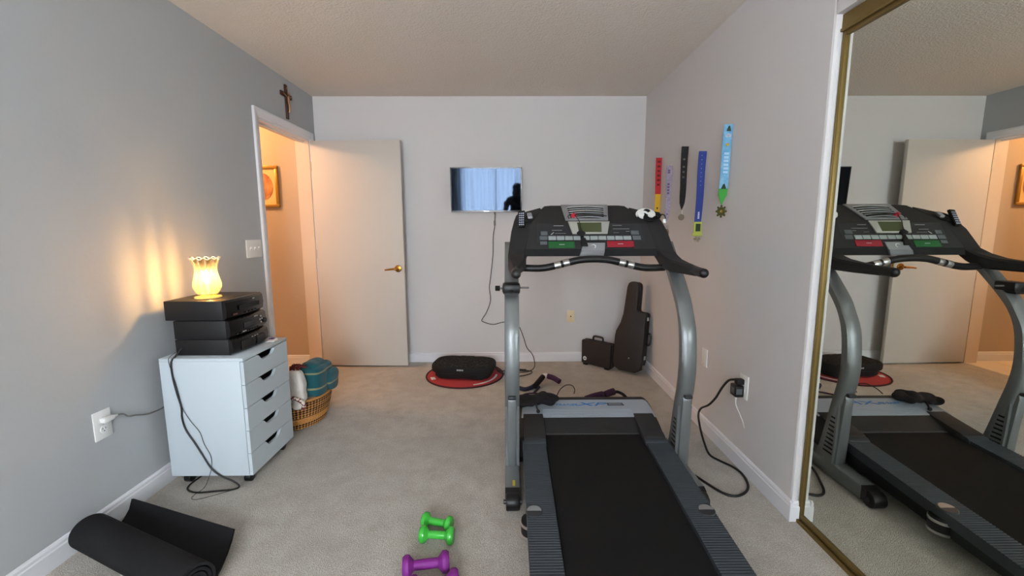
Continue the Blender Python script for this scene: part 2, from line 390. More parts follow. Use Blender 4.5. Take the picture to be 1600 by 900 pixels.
# ================================================================== treadmill
TX = .441                                     # centre line
tm = thing('treadmill', 'silver and black motorised treadmill with curved uprights and dark console', 'treadmill', (TX, 1.7, 0))
def mx(v): return 2*TX - v
def both(fn):
    fn(lambda v: v, False); fn(mx, True)
def rz(y): return .187 + (y-2.12)*.0655      # top of the foot rails along the sloping deck
m_badge = mat('badge dark', rgb(44, 46, 50), .3)
m_badges = mat('badge silver', rgb(170, 172, 174), .3, metal=.7)
m_yellow = mat('yellow warning label', rgb(196, 178, 48), .6)
m_hoodsil = mat('hood silver plastic', rgb(158, 166, 176), .4, metal=.25)
m_hoodblk = mat('hood charcoal plastic', rgb(36, 36, 37), .65, bump=(300, .1, .002))
m_bluetxt = mat('blue print', rgb(52, 116, 178), .5)
def side(f, mir):
    def xb(a, b): return sorted((f(a), f(b)))
    a, b = xb(-.024, .048)
    br = MB().box(a, b, 1.868, 2.34, .012, .082, .006).build('base_rail', m_silver, tm)
    MB().box(a+.004, b-.004, 2.335, 2.352, .004, .08, .004).build('end_cap', m_black, br)
    if not mir: MB().box(f(.018)-.006, f(.018)+.006, 1.885, 1.93, .0822, .083).build('warning_label', m_yellow, br)
    w_ = MB().cyl((a+.005, 1.830, .038), (b-.005, 1.830, .038), .038, None, 28, .006).build('transport_wheel', m_black, tm)
    MB().cyl((a-.006, 1.830, .038), (b+.006, 1.830, .038), .010, None, 12).build('axle', m_badge, w_)
    MB().prism([(1.872, .012), (1.872, .082), (1.845, .074), (1.838, .05)], 'x', a+.002, b-.002).build('wheel_bracket', m_black, w_)
    front = [(2.10, .08), (2.083, .2), (2.066, .3), (2.047, .4), (2.022, .53), (2.018, .613), (2.028, .71), (2.044, .787), (2.083, .86), (2.120, .924), (2.225, 1.033), (2.30, 1.10), (2.40, 1.20)]
    back = [(2.46, 1.20), (2.362, 1.10), (2.30, 1.045), (2.205, .95), (2.135, .87), (2.098, .79), (2.08, .70), (2.075, .60), (2.086, .5), (2.108, .4), (2.13, .3), (2.153, .2), (2.185, .08)]
    fr = [(p.x, p.y) for p in spline([Vector((q[0], q[1], 0)) for q in front], 3)]
    bk = [(p.x, p.y) for p in spline([Vector((q[0], q[1], 0)) for q in back], 3)]
    n = len(fr); secs = []
    for i in range(n):                        # rounded-rectangle sections up the curve
        p, q = fr[i], bk[n-1-i]; y0, z0 = p; y1, z1 = q; c = .16; s_ = []
        for u, v in ((c, 0), (1-c, 0), (1, c), (1, 1-c), (1-c, 1), (c, 1), (0, 1-c), (0, c)):
            s_.append((a+(b-a)*u, y0+(y1-y0)*v, z0+(z1-z0)*v))
        secs.append(s_)
    up_ = MB().loft(secs).build('upright', m_silver, tm, True, None, .9)
    # lower shroud with its cap and side vents
    a2, b2 = xb(-.010, .032)
    sh = MB().prism([(2.052, .08), (2.040, .25), (2.026, .43), (2.03, .452), (2.06, .455), (2.12, .3), (2.15, .08)], 'x', a2, b2, .004).build('shroud', m_silver, tm)
    MB().box(a2+.001, b2-.001, 2.008, 2.034, .448, .466, .006, 3).build('shroud_cap', m_badge, sh)
    vp = MB()
    a3, b3 = a+.001, b-.001
    vp.prism([(2.06, .08), (2.052, .25), (2.05, .40), (2.08, .33), (2.12, .2), (2.15, .08)], 'x', a3, b3)
    vo = vp.build('vent_panel', m_silver, tm)
    for k in range(9):
        z = .125+k*.024; y0 = 2.064; y1 = 2.125-.0042*k
        MB().box(a3-.0012, b3+.0012, y0, y1, z, z+.009, .0).build('vent_slot', m_blackm, vo, False)
    # foot rails with real cross ribs
    a, b = xb(.066, .181)
    t = bmesh.new(); N = 118; Y0, Y1 = .70, 2.12; prof = []
    for i in range(N):
        y = Y0 + (Y1-Y0)*i/N; st = (Y1-Y0)/N
        for u, dz in ((0, 0), (.22, .0022), (.62, .0022), (.84, 0)): prof.append((y+u*st, rz(y+u*st)+dz))
    prof.append((Y1, rz(Y1)))
    pts = prof + [(Y1, rz(Y1)-.045), (Y0, rz(Y0)-.045)]
    va = [t.verts.new((a, *p)) for p in pts]; vb = [t.verts.new((b, *p)) for p in pts]; n = len(pts)
    for i in range(n): t.faces.new((va[i], va[(i+1) % n], vb[(i+1) % n], vb[i]))
    L = len(prof)
    for vv in (va, vb):
        lo = [t.verts.new((vv[i].co.x, vv[i].co.y, rz(vv[i].co.y)-.045)) for i in range(L)]
        for i in range(L-1): t.faces.new((vv[i], vv[i+1], lo[i+1], lo[i]))
    bmesh.ops.recalc_face_normals(t, faces=t.faces[:])
    mb = MB(); mb.join(t); rl = mb.build('foot_rail', m_rail, tm, False)
    ins = f(.174)
    a4, b4 = xb(.078, .168)
    MB().prism([(.70, rz(.7)-.045), (2.2, rz(2.2)-.045), (2.2, .075), (.70, .03)], 'x', a4, b4).build('frame_tube', m_blackm, tm, False)
    ox = f(.096); y = 1.595
    bd = MB().lathe([(.034, -.006), (.034, .001), (.031, .0034), (.001, .0042)], (0, 0, 0), 32, mtx=Matrix.Translation((ox, y, rz(y)+.002)) @ Matrix.Rotation(math.atan(.0655), 4, 'X')).build('badge', m_badge, rl)
    mb = MB()
    T = Matrix.Translation((ox, y, rz(y)+.002)) @ Matrix.Rotation(math.atan(.0655), 4, 'X')
    mb.prism([(.029*math.cos(PI*k/12), .029*math.sin(PI*k/12)) for k in range(13)], 'z', .002, .0047, mtx=T).build('badge_inlay', m_badges, bd)
    # cushion dial under the rail
    cx = f(.088)
    cd = MB().lathe([(.043, .050), (.045, .056), (.045, .110), (.043, .118)], (cx, 1.60, 0), 32).build('cushion_dial', m_black, tm)
    for z in (.052, .098): MB().lathe([(.044, 0), (.0475, .002), (.0475, .011), (.044, .013)], (cx, 1.60, z), 32, cap=False).build('dial_ring', m_chrome, cd)
    MB().prism([(1.50, .05), (1.66, .05), (1.66, .085), (1.50, .075)], 'x', *xb(.085, .13)).build('dial_arm', m_blackm, tm)
    # cap where the rail meets the hood
    a, b = xb(.075, .187)
    cp = MB().prism([(2.395, .240), (2.37, .242), (2.32, .238), (2.125, .206), (2.112, .199), (2.112, .17), (2.395, .20)], 'x', a, b, .004).build('rail_cap', m_hoodblk, tm)
    MB().prism([(2.116, .199), (2.116, .17), (2.082, .17), (2.084, .190), (2.10, .198)], 'x', a+.001, b-.001, .003).build('cap_lip', m_rail, tm)
    # wing of the console running down into the handle
    secs = []
    for Y, zi, zo, zb, xi, xo in ((2.565, 1.392, 1.366, 1.32, .190, .085), (2.525, 1.367, 1.356, 1.28, .182, .040), (2.46, 1.327, 1.325, 1.235, .150, .028), (2.40, 1.268, 1.266, 1.17, .122, .012),
                                  (2.328, 1.164, 1.164, 1.095, .089, -.003), (2.27, 1.137, 1.137, 1.066, .089, -.006), (2.19, 1.117, 1.117, 1.058, .080, -.003), (2.09, 1.108, 1.108, 1.056, .062, .004), (2.0, 1.102, 1.102, 1.057, .052, .009), (1.95, 1.098, 1.098, 1.058, .049, .010)):
        e = .010
        s_ = [(xi, Y, zi-e), (xi-e, Y, zi), (xo+e, Y, zo), (xo, Y, zo-e), (xo, Y, zb+e), (xo+e, Y, zb), (xi-e, Y, zb), (xi, Y, zb+e)]
        secs.append([(f(q[0]), q[1], q[2]) for q in s_])
    wg = MB().loft(secs).build('console_wing', m_dkgrey, tm, True, None, .7)
    MB().tube([(f(.030), 2.0, 1.081), (f(.030), 1.94, 1.079), (f(.030), 1.885, 1.0775)], .0212, 20, 4).sphere((f(.030), 1.885, 1.0775), .0212, (1, .75, 1), 20).build('handle_grip', m_black, wg)
    ch = MB().lathe([(.046, .002), (.046, .004), (.040, .003), (.034, -.012), (.002, -.016)], (0, 0, 0), 28, cap=False, mtx=frame((f(.093), 2.468, 1.3335), (1, 0, 0), (0, .17, .105))).build('cup_holder', m_black, tm)
both(side)
# belt, deck, rollers
mb = MB(); yy = [.72, 1.2, 1.7, 2.205]
mb.prism([(.70, rz(.7)-.03), (.715, rz(.72)-.012), (2.205, rz(2.205)-.012), (2.225, rz(2.2)-.02), (2.225, rz(2.2)-.05), (2.2, rz(2.2)-.06), (.72, rz(.72)-.06), (.70, rz(.7)-.05)], 'x', .190, mx(.190))
mb.build('running_belt', m_belt, tm)
MB().prism([(.74, rz(.74)-.016), (2.2, rz(2.2)-.016), (2.2, rz(2.2)-.05), (.74, rz(.74)-.05)], 'x', .170, mx(.170)).build('deck_board', m_blackm, tm, False)
MB().box(.06, mx(.06), .67, .715, .03, .105, .012).build('rear_cap', m_black, tm)
for x in (.12, mx(.12)): MB().cyl((x, .72, 0), (x, .72, .05), .024).build('rear_foot', m_black, tm)
MB().box(.048, mx(.048), 2.20, 2.26, .02, .07, .004).build('cross_member', m_blackm, tm)
# motor hood
prof = [(2.190, .178), (2.196, .186), (2.292, .226), (2.305, .2295), (2.455, .2645), (2.51, .262), (2.585, .225), (2.625, .15), (2.63, .05), (2.2, .05)]
secs = []
for x, k in ((.052, .86), (.064, .95), (.085, 1.0), (mx(.085), 1.0), (mx(.064), .95), (mx(.052), .86)):
    secs.append([(x, 2.4 + (p[0]-2.4)*(.5+.5*k if p[0] > 2.4 else 1), .05 + (p[1]-.05)*k) for p in prof])
hood = MB().loft(secs).build('motor_hood', m_hoodblk, tm, True, None, .5)
def hz(y): return .2295 + (y-2.305)*(.268-.2295)/(2.47-2.305)
mb = MB()
edge = [(2.300, .376), (2.325, .374), (2.42, .366), (2.442, .360), (2.453, .345)]
L = [(TX-w_, y, hz(y)) for y, w_ in edge]; R = [(TX+w_, y, hz(y)) for y, w_ in edge]
mb.loft([[(x, y, z+.004), (x, y, z-.002), (mx(x), y, z-.002), (mx(x), y, z+.004)] for x, y, z in L])
for y in (2.312, 2.324, 2.336, 2.349, 2.362): mb.box(.187, .695, y, y+.005, hz(y)+.0035, hz(y)+.0062)
panel = mb.build('hood_panel', m_hoodsil, tm, True, None, .4)
hn = Vector((0, .165, .0385)).normalized()
def hm(x, y): return frame((x, y, hz(y)+.0045), (1, 0, 0), hn)
text_mesh('XP', .046, hm(.468, 2.408), .25, 3.0, .001).build('print', m_bluetxt, panel, False)
text_mesh('TRAINER', .024, hm(.328, 2.404), .2, 1.35, .001).build('print', m_bluetxt, panel, False)
MB().prism([(.568, 2.403), (.664, 2.403), (.652, 2.427), (.568, 2.427)], 'z', 0, .0012, mtx=Matrix.Translation((0, 0, 0))).xf(Matrix.Identity(4))
mb = MB().prism([(-.049, -.012), (.049, -.012), (.040, .012), (-.049, .012)], 'z', 0, .0012, mtx=hm(.616, 2.408)); rc = mb.build('print', m_badge, panel, False)
MB().prism([(-.040, -.006), (.036, -.006), (.032, .006), (-.040, .006)], 'z', .0012, .0018, mtx=hm(.616, 2.408)).build('print', mat('print grey', rgb(120, 124, 130), .5), panel, False)

# console body
K0, K1, K2 = Vector((0, 2.332, 1.165)), Vector((0, 2.42, 1.30)), Vector((0, 2.590, 1.405))
def row(y, z, hw): return [(TX-hw, y, z), (TX+hw, y, z)]
cs = []
sec = lambda hwk: None
prof = [(2.322, 1.127, .352, .352), (2.332, 1.165, .352, .352), (2.42, 1.30, .318, .318), (2.545, 1.377, .262, .262), (2.582, 1.402, .235, .235), (2.592, 1.406, .20, .20), (2.612, 1.395, .20, .20), (2.60, 1.32, .26, .26), (2.47, 1.15, .34, .34)]
t = bmesh.new()
A = [t.verts.new((TX-q[2], q[0], q[1])) for q in prof]; Bv = [t.verts.new((TX+q[2], q[0], q[1])) for q in prof]; n = len(prof)
for i in range(n): t.faces.new((A[i], A[(i+1) % n], Bv[(i+1) % n], Bv[i]))
t.faces.new(A[::-1]); t.faces.new(Bv); bmesh.ops.recalc_face_normals(t, faces=t.faces[:])
mb = MB(); mb.join(t); cons = mb.build('console', m_dkgrey, tm, True, None, .25)
kd = (K1-K0).normalized(); tdv = (K2-K1).normalized()
def km(x, tt, h=0):                           # frame on the steep key panel; tt 0..1 up the panel
    o = K0.lerp(K1, tt); o.x = x; fr_ = frame(o, (1, 0, 0), kd); fr_.translation += fr_.to_3x3() @ Vector((0, 0, h)); return fr_
KL = (K1-K0).length
def kbox(x0, x1, t0, t1, h=.004, bev=.0012):
    w_, l_ = x1-x0, (t1-t0)*KL
    return MB().box(-w_/2, w_/2, -l_/2, l_/2, -.001, h, bev, 2, km((x0+x1)/2, (t0+t1)/2))
m_keylt = mat('key pale grey', rgb(150, 158, 158), .5); m_keydk = mat('key dark grey', rgb(88, 94, 98), .5)
m_green = mat('green start key', rgb(24, 92, 44), .45); m_red = mat('red stop key', rgb(150, 28, 44), .45)
m_bez = mat('bezel champagne', rgb(178, 178, 172), .4, metal=.4); m_lcd = mat('display glass', rgb(72, 80, 52), .15)
m_sil2 = mat('console silver', rgb(150, 152, 156), .4, metal=.4)
m_print = mat('pale print', rgb(176, 178, 180), .6)
kbox(.155, .727, .30, .985, .0008, 0).build('keypad_film', mat('keypad film', rgb(38, 39, 42), .4), cons)
for i in range(10):
    x0 = .2135 + i*.0453 + (.0 if i < 4 else .0); kbox(x0, x0+.0415, .335, .49).build('key', m_keylt, cons)
for x0, x1, t0, t1 in ((.166, .208, .335, .49), (.173, .209, .53, .68), (.672, .715, .335, .50), (.665, .708, .54, .70), (.168, .205, .16, .28)):
    kbox(x0, x1, t0, t1).build('key', m_keydk, cons)
g = kbox(.212, .353, .02, .275, .005).build('start_key', m_green, cons)
r = kbox(.528, .672, .05, .285, .005).build('stop_key', m_red, cons)
for k_, x_, t_ in ((g, .284, .15), (r, .60, .17)):
    mb = MB()
    for i in range(4): mb.box(-.003, .003, -.0022, .0022, 0, .0006, 0, 1, km(x_-.0115+i*.0075, t_, .0049))
    mb.build('print', m_print, k_, False)
for x0, x1, t0, t1 in ((.245, .30, .90, .915), (.57, .62, .91, .922), (.57, .66, .77, .78), (.235, .29, .72, .73), (.64, .66, .67, .68), (.25, .31, .60, .606), (.57, .60, .62, .626)):
    kbox(x0, x1, t0, t1, .0014, 0).build('print', m_print, cons, False)
MB().prism([(-.009, -.007), (-.003, -.008), (.010, .005), (.008, .008)], 'z', 0, .0016, mtx=km(.235, .60)).build('print', m_print, cons, False)
# display bezel + glass
zz = lambda tt: (tt-.8)*KL
mb = MB().prism([(.325-TX, zz(1.06)), (.555-TX, zz(1.06)), (.536-TX, zz(.56)), (.345-TX, zz(.56))], 'z', 0, .009, .002, mtx=km(TX, .8))
bz = mb.build('display_bezel', m_bez, cons)
MB().prism([(.374-TX, zz(1.0)), (.508-TX, zz(1.0)), (.504-TX, zz(.62)), (.380-TX, zz(.62))], 'z', .009, .0096, mtx=km(TX, .8)).build('display', m_lcd, bz, False)
# fan grille
def tmx(x, s, h=0):
    o = K1.lerp(K2, s); o.x = x; fr_ = frame(o, (1, 0, 0), tdv); fr_.translation += fr_.to_3x3() @ Vector((0, 0, h)); return fr_
TL_ = (K2-K1).length
mb = MB().prism([(.303-TX, .5*TL_), (.579-TX, .5*TL_), (.552-TX, -.36*TL_), (.314-TX, -.36*TL_)], 'z', 0, .008, .002, mtx=tmx(TX, .5))
fg = mb.build('fan_grille', m_sil2, cons)
MB().prism([(.335-TX, .36*TL_), (.548-TX, .36*TL_), (.53-TX, -.28*TL_), (.345-TX, -.28*TL_)], 'z', .007, .0086, mtx=tmx(TX, .5)).build('grille_opening', m_blackm, fg, False)
for i in range(6):
    s_ = .24+i*.115; hw = .090+.016*i/5
    MB().tube([(-hw, 0, .008), (-hw*.7, 0, .012), (0, .004, .0135), (hw*.7, 0, .012), (hw, 0, .008)], .0035, 6, 4).xf(tmx(TX, s_)).build('grille_slat', m_chrome if i % 2 else m_sil2, fg)
# centre badge with a round emblem
mb = MB().loft([[(x, K0.y+dy, z) for x, dy, z in ((.398, .022, 1.200), (.518, .022, 1.200), (.512, -.004, 1.166), (.388, -.004, 1.166))], [(x, K0.y+dy, z) for x, dy, z in ((.398, -.0, 1.205), (.518, -.0, 1.205), (.508, -.024, 1.155), (.384, -.024, 1.155))]])
mb = MB().prism([(.400, 1.196), (.516, 1.196), (.510, 1.156), (.386, 1.156)], 'y', -.012, .02, 0)
for v in mb.bm.verts: v.co.y += 2.335 + (v.co.z-1.165)*.62
cb = mb.build('centre_badge', m_sil2, cons, False)
MB().prism([(.386, 1.156), (.510, 1.156), (.503, 1.124), (.374, 1.124)], 'y', 2.312, 2.345, .002).build('badge_foot', mat('badge foot grey', rgb(118, 120, 124), .5), cons)
mb = MB()
pts = [(.0135*math.cos(a), .0125*math.sin(a)) for a in [(-.35+1.25*k/14)*PI for k in range(15)]]
mb.prism(pts + [(.82*p[0]-.002, .80*p[1]-.001) for p in pts[::-1]], 'z', 0, .0012, mtx=frame((.452, 2.335-.0125+.009, 1.178), (1, 0, 0), (0, .62, 1)))
mb.build('emblem', m_plate, cb, False)
# crossbar with pulse sensors
bar = [(.07, 2.26, 1.070), (.15, 2.255, 1.068), (.20, 2.252, 1.073), (.262, 2.25, 1.087), (.31, 2.248, 1.099), (.37, 2.245, 1.112), (TX, 2.244, 1.116)]
bar = bar + [(mx(p[0]), p[1], p[2]) for p in bar[-2::-1]]
MB().prism([(2.3205, 1.126), (2.3305, 1.1645), (2.34, 1.16), (2.34, 1.126)], 'x', TX-.351, TX+.351).build('lip_shade', m_blackm, cons, False)  # darker face over the lip, its shadow put into the colour
cbar = MB().tube(bar, .0185, 16, 5).build('crossbar', m_black, tm)
for x0, z0, x1, z1 in ((.236, 1.081, .268, 1.089), (.281, 1.092, .313, 1.100)):
    for f in (lambda v: v, mx):
        c = MB().cyl((f(x0), 2.2505, z0), (f(x1), 2.2485, z1), .0196, None, 20, .001).build('pulse_sensor', m_chrome, cbar)
# safety key with string and clip
m_redk = mat('red magnet', rgb(196, 40, 56), .4)
sk = thing('safety_key', 'red treadmill safety key with black cord and clip on the console', 'key', (.362, 2.46, 1.345))
o = tmx(.362, .30)
MB().cyl(o @ Vector((0, 0, .008)), o @ Vector((0, 0, .022)), .017, .014, 20, .003).cyl(o @ Vector((0, -.004, .02)), o @ Vector((0, -.004, .032)), .007).build('magnet', m_redk, sk)
P = [o @ Vector((.0, -.006, .024)), o @ Vector((.012, -.03, .022)), km(.385, .98, .022) @ Vector((0, 0, 0)), km(.388, .8, .018) @ Vector((0, 0, 0)), km(.392, .62, .016) @ Vector((0, 0, 0))]
MB().tube(P, .0022, 6, 5).build('cord', m_cable, sk)
MB().tube([o @ Vector((0, 0, .02)), o @ Vector((-.025, .002, .018)), o @ Vector((-.033, -.012, .016)), o @ Vector((-.028, -.03, .014))], .0025, 6, 4).build('cord', m_cable, sk)
MB().tube([o @ Vector((.008, .0, .022)), o @ Vector((.06, .002, .022)), o @ Vector((.12, .004, .018)), o @ Vector((.185, -.002, .014))], .0022, 6, 4).build('cord', m_cable, sk)
mb = MB().prism([(-.022, .012), (0, .034), (.028, .012), (.016, -.008), (-.008, -.004)], 'z', .006, .016, .002, mtx=km(.388, .50))
mb.prism([(-.012, .03), (.010, .03), (.020, -.02), (-.016, -.02)], 'z', .008, .018, .002, mtx=km(.402, .18)).box(-.009, .010, -.03, .05, .006, .012, .001, 1, km(.395, .35))
mb.build('clip', m_black, sk)

# ================================================================== wall television
m_screen = mat('glossy screen', rgb(8, 9, 11), .03, spec=.5, ior=1.55); m_screen.node_tree.nodes['Principled BSDF'].inputs['Specular Tint'].default_value = (.31, .43, .64, 1)
m_bezel = mat('gloss bezel', rgb(30, 32, 36), .15)
tv = thing('television', 'small flat television with glossy black screen hung on the back wall', 'television', (-.205, YD-.005, 1.42))
tilt = Matrix.Translation((-.205, YD-.075, 1.618)) @ Matrix.Rotation(math.radians(3.2), 4, 'X')
w2, h2 = .320, .196
MB().box(-w2, w2, 0, .035, -h2, h2, .004, 2, tilt).build('case', m_black, tv)
MB().box(-.16, .16, .034, .058, -.11, .10, .01, 2, tilt).build('back_bulge', m_black, tv)
sc_ = MB().box(-w2+.010, w2-.010, -.0012, .002, -h2+.014, h2-.010, 0, 1, tilt).build('screen', m_screen, tv, False)
mb = MB()
mb.box(-w2, w2, -.004, .004, h2-.010, h2, .001, 1, tilt).box(-w2, w2, -.004, .004, -h2, -h2+.014, .001, 1, tilt).box(-w2, -w2+.010, -.004, .004, -h2, h2, .001, 1, tilt).box(w2-.010, w2, -.004, .004, -h2, h2, .001, 1, tilt)
bz = mb.build('bezel', m_bezel, tv)
MB().box(-.022, .022, -.0046, -.0035, -h2+.004, -h2+.010, 0, 1, tilt).build('logo_strip', m_chrome, bz, False)
MB().box(-.31, -.30, -.0008, -.0004, -h2+.02, h2-.014, 0, 1, tilt)
MB().box(-.245, -.165, YD-.03, YD-.002, 1.54, 1.70, .003).build('wall_mount', m_blackm, tv)

# television cable hanging down the wall to the floor
mb = MB().tube([(-.145, YD-.03, 1.44), (-.131, YD-.02, 1.40), (-.132, YD-.012, 1.30), (-.147, YD-.008, 1.197), (-.152, YD-.008, 1.02), (-.178, YD-.008, .80), (-.188, YD-.008, .718), (-.178, YD-.008, .60), (-.215, YD-.008, .49), (-.258, YD-.008, .42), (-.255, YD-.008, .395), (-.159, YD-.008, .366), (-.06, YD-.008, .388), (.02, YD-.010, .385), (.09, YD-.014, .345), (.135, YD-.03, .24), (.165, YD-.05, .15), (.215, YD-.07, .09), (.235, YD-.10, .03), (.225, YD-.22, .007), (.17, YD-.32, .007), (.09, YD-.35, .007), (.0, YD-.33, .007)], .0038, 6, 5)
tvc = thing('television_cable', 'thin black cable hanging from the television down to the carpet', 'cable', (-.16, YD-.01, .007))
mb.build('wire', m_cable, tvc)
MB().cyl((-.133, YD-.014, 1.345), (-.132, YD-.012, 1.30), .009, .009, 10).cyl((-.128, YD-.02, 1.42), (-.131, YD-.015, 1.345), .006, .006, 8).build('plug', m_greycable, tvc)

# ================================================================== plates on the walls
def plate(name, label, cat, at, n, w_, h_, m, slots, grp=None):
    """n: unit normal axis '+x','-x','-y'; width along the wall"""
    ex = {'+x': (0, 1, 0), '-x': (0, -1, 0), '-y': (1, 0, 0)}[n]
    r = thing(name, label, cat, at); F = frame(at, ex, (0, 0, 1))
    MB().box(-w_/2, w_/2, -h_/2, h_/2, 0, .006, .0025, 2, F).build('cover', m, r)
    return r, F
def duplex(r, F, m):
    dk = m_blackm
    for s in (-1, 1):
        f_ = MB().lathe([(.017, 0), (.017, .0022), (.016, .003), (.001, .003)], (0, 0, 0), 20, mtx=F @ Matrix.Translation((0, s*.0195, .0055))).build('socket', m, r)
        for a in (-.0065, .0065): MB().box(a-.0012, a+.0012, s*.0195-.001, s*.0195+.007, .0082, .0089, 0, 1, F).build('slot', dk, f_, False)
        MB().cyl(F @ Vector((0, s*.0195-.008, .008)), F @ Vector((0, s*.0195-.008, .0089)), .0026, None, 8).build('slot', dk, f_, False)
    MB().cyl(F @ Vector((0, 0, .005)), F @ Vector((0, 0, .0075)), .0035, None, 10).build('screw', m_chrome, r)
r, F = plate('wall_outlet', 'white duplex outlet low on the left wall, holding a white plug', 'outlet', (XL, 1.770, .450), '+x', .080, .124, m_plate, 0); duplex(r, F, m_plate)
r, F = plate('wall_outlet', 'white outlet on the right wall beside the black adapter', 'outlet', (XR, 2.180, .448), '-x', .080, .128, m_plate, 0); duplex(r, F, m_plate)
r, F = plate('cable_jack', 'ivory cable jack plate on the back wall beside the small case', 'wall plate', (.585, YD, .441), '-y', .070, .114, m_ivory, 0)
MB().cyl(F @ Vector((0, 0, .005)), F @ Vector((0, 0, .012)), .006, None, 12).build('jack', m_blackm, r)
for s in (-1, 1): MB().cyl(F @ Vector((0, s*.042, .005)), F @ Vector((0, s*.042, .0072)), .003, None, 8).build('screw', m_ivory, r)
r, F = plate('blank_plate', 'plain wall plate on the right wall behind the treadmill upright', 'wall plate', (XR, 2.645, .465), '-x', .072, .114, m_plate, 0)
for s in (-1, 1): MB().cyl(F @ Vector((0, s*.042, .005)), F @ Vector((0, s*.042, .0075)), .004, None, 8).build('screw', m_chrome, r)
r, F = plate('light_switch', 'white triple light switch plate beside the doorway', 'switch', (XL, 2.985, 1.143), '+x', .176, .120, m_plate, 0)
for k in (-1, 0, 1):
    MB().box(k*.046-.006, k*.046+.006, -.012, .012, .005, .0075, .001, 1, F).build('switch_frame', m_plate, r)
    MB().prism([(.006, -.001), (.006, .006), (.017, .012), (.020, .008)], 'x', k*.046-.004, k*.046+.004, 0).build('toggle', m_plate, r) if False else MB().box(k*.046-.004, k*.046+.004, -.001, .008, .006, .018, .0015, 1, F @ Matrix.Rotation(-.35, 4, 'X')).build('toggle', m_plate, r)

# plug and lamp cord on the left wall
pl = thing('plug_cord', 'white plug with thin grey cord running behind the drawer unit', 'cord', (XL+.009, 1.77, .40))
MB().box(XL+.009, XL+.034, 1.752, 1.802, .462, .482, .005).cyl((XL+.022, 1.80, .472), (XL+.022, 1.822, .470), .007, .004, 10).build('plug', m_plate, pl)
MB().tube([(XL+.022, 1.818, .470), (XL+.022, 1.85, .462), (XL+.018, 1.88, .437), (XL+.014, 1.92, .425), (XL+.012, 1.97, .405), (XL+.012, 2.02, .395), (XL+.014, 2.10, .40), (XL+.016, 2.15, .46), (XL+.016, 2.17, .6)], .0035, 6, 5).build('wire', m_greycable, pl)

# crucifix above the doorway
m_wood = mat('dark cross wood', rgb(72, 38, 26), .45, var=(40, rgb(46, 24, 18), .4, .7))
cx = thing('crucifix', 'dark wooden crucifix with a small bronze figure above the doorway', 'crucifix', (XL, 3.575, 2.13))
MB().box(XL, XL+.014, 3.560, 3.592, 2.130, 2.388, .003).box(XL, XL+.014, 3.492, 3.660, 2.292, 2.326, .003).build('cross', m_wood, cx)
m_fig = mat('bronze figure', rgb(150, 112, 78), .4, metal=.6)
mb = MB().tube([(XL+.022, 3.576, 2.30), (XL+.024, 3.576, 2.27), (XL+.026, 3.575, 2.245), (XL+.03, 3.577, 2.215), (XL+.022, 3.577, 2.178)], .009, 8, 4, True, lambda u: 1.1-.55*u).sphere((XL+.025, 3.578, 2.318), .010)
for s in (-1, 1): mb.tube([(XL+.022, 3.576+s*.006, 2.292), (XL+.021, 3.576+s*.035, 2.302), (XL+.019, 3.576+s*.066, 2.312)], .0042, 6, 3)
mb.build('figure', m_fig, cx)
MB().box(XL+.014, XL+.017, 3.566, 3.586, 2.352, 2.366).build('plaque', m_fig, cx)

# picture in the hallway
m_frame = mat('gilt frame', rgb(172, 132, 62), .4, metal=.5, bump=(80, .3, .004)); m_matb = mat('cream mount', rgb(226, 190, 128), .7); m_oval = mat('portrait tones', rgb(150, 84, 50), .7, var=(14, rgb(206, 150, 96), .35, .7))
pf = thing('framed_picture', 'gilt framed oval picture on the hallway wall', 'picture', (-2.205, HY1, 1.47))
x0, x1, z0, z1 = -2.345, -2.062, 1.468, 1.834
mb = MB()
for a in ((x0, x1, z0, z0+.028), (x0, x1, z1-.028, z1), (x0, x0+.028, z0+.028, z1-.028), (x1-.028, x1, z0+.028, z1-.028)): mb.box(a[0], a[1], HY1-.022, HY1, a[2], a[3], .005)
mb.build('frame', m_frame, pf)
MB().box(x0+.02, x1-.02, HY1-.008, HY1-.002, z0+.02, z1-.02).build('mount', m_matb, pf, False)
MB().prism([((x0+x1)/2+.088*math.cos(2*PI*k/32), (z0+z1)/2+.118*math.sin(2*PI*k/32)) for k in range(32)], 'y', HY1-.0105, HY1-.008).build('oval_print', m_oval, pf, False)

# ================================================================== white drawer unit
cb = thing('drawer_unit', 'white five-drawer rolling unit with smile cut-out pulls', 'drawer unit', (-1.483, 2.233, 0))
X0, X1, Y0, Y1, Z0, Z1 = -1.685, -1.282, 2.027, 2.440, .056, .660
MB().box(X0, X1-.018, Y0, Y0+.016, Z0, Z1-.016, .0015).build('side_panel', m_white, cb)
MB().box(X0, X1-.018, Y1-.016, Y1, Z0, Z1-.016, .0015).build('side_panel', m_white, cb)
MB().box(X0, X1, Y0, Y1, Z1-.016, Z1, .0015).build('top_panel', m_white, cb)
MB().box(X0, X1-.018, Y0+.016, Y1-.016, Z0, Z0+.016, .001).build('bottom_panel', m_white, cb)
MB().box(X0, X0+.006, Y0+.016, Y1-.016, Z0+.016, Z1-.016).build('back_panel', m_white, cb, False)
dh = (Z1-.018-Z0)/5; ym = (Y0+Y1)/2
m_inner = mat('drawer inside', rgb(44, 45, 48), .8)
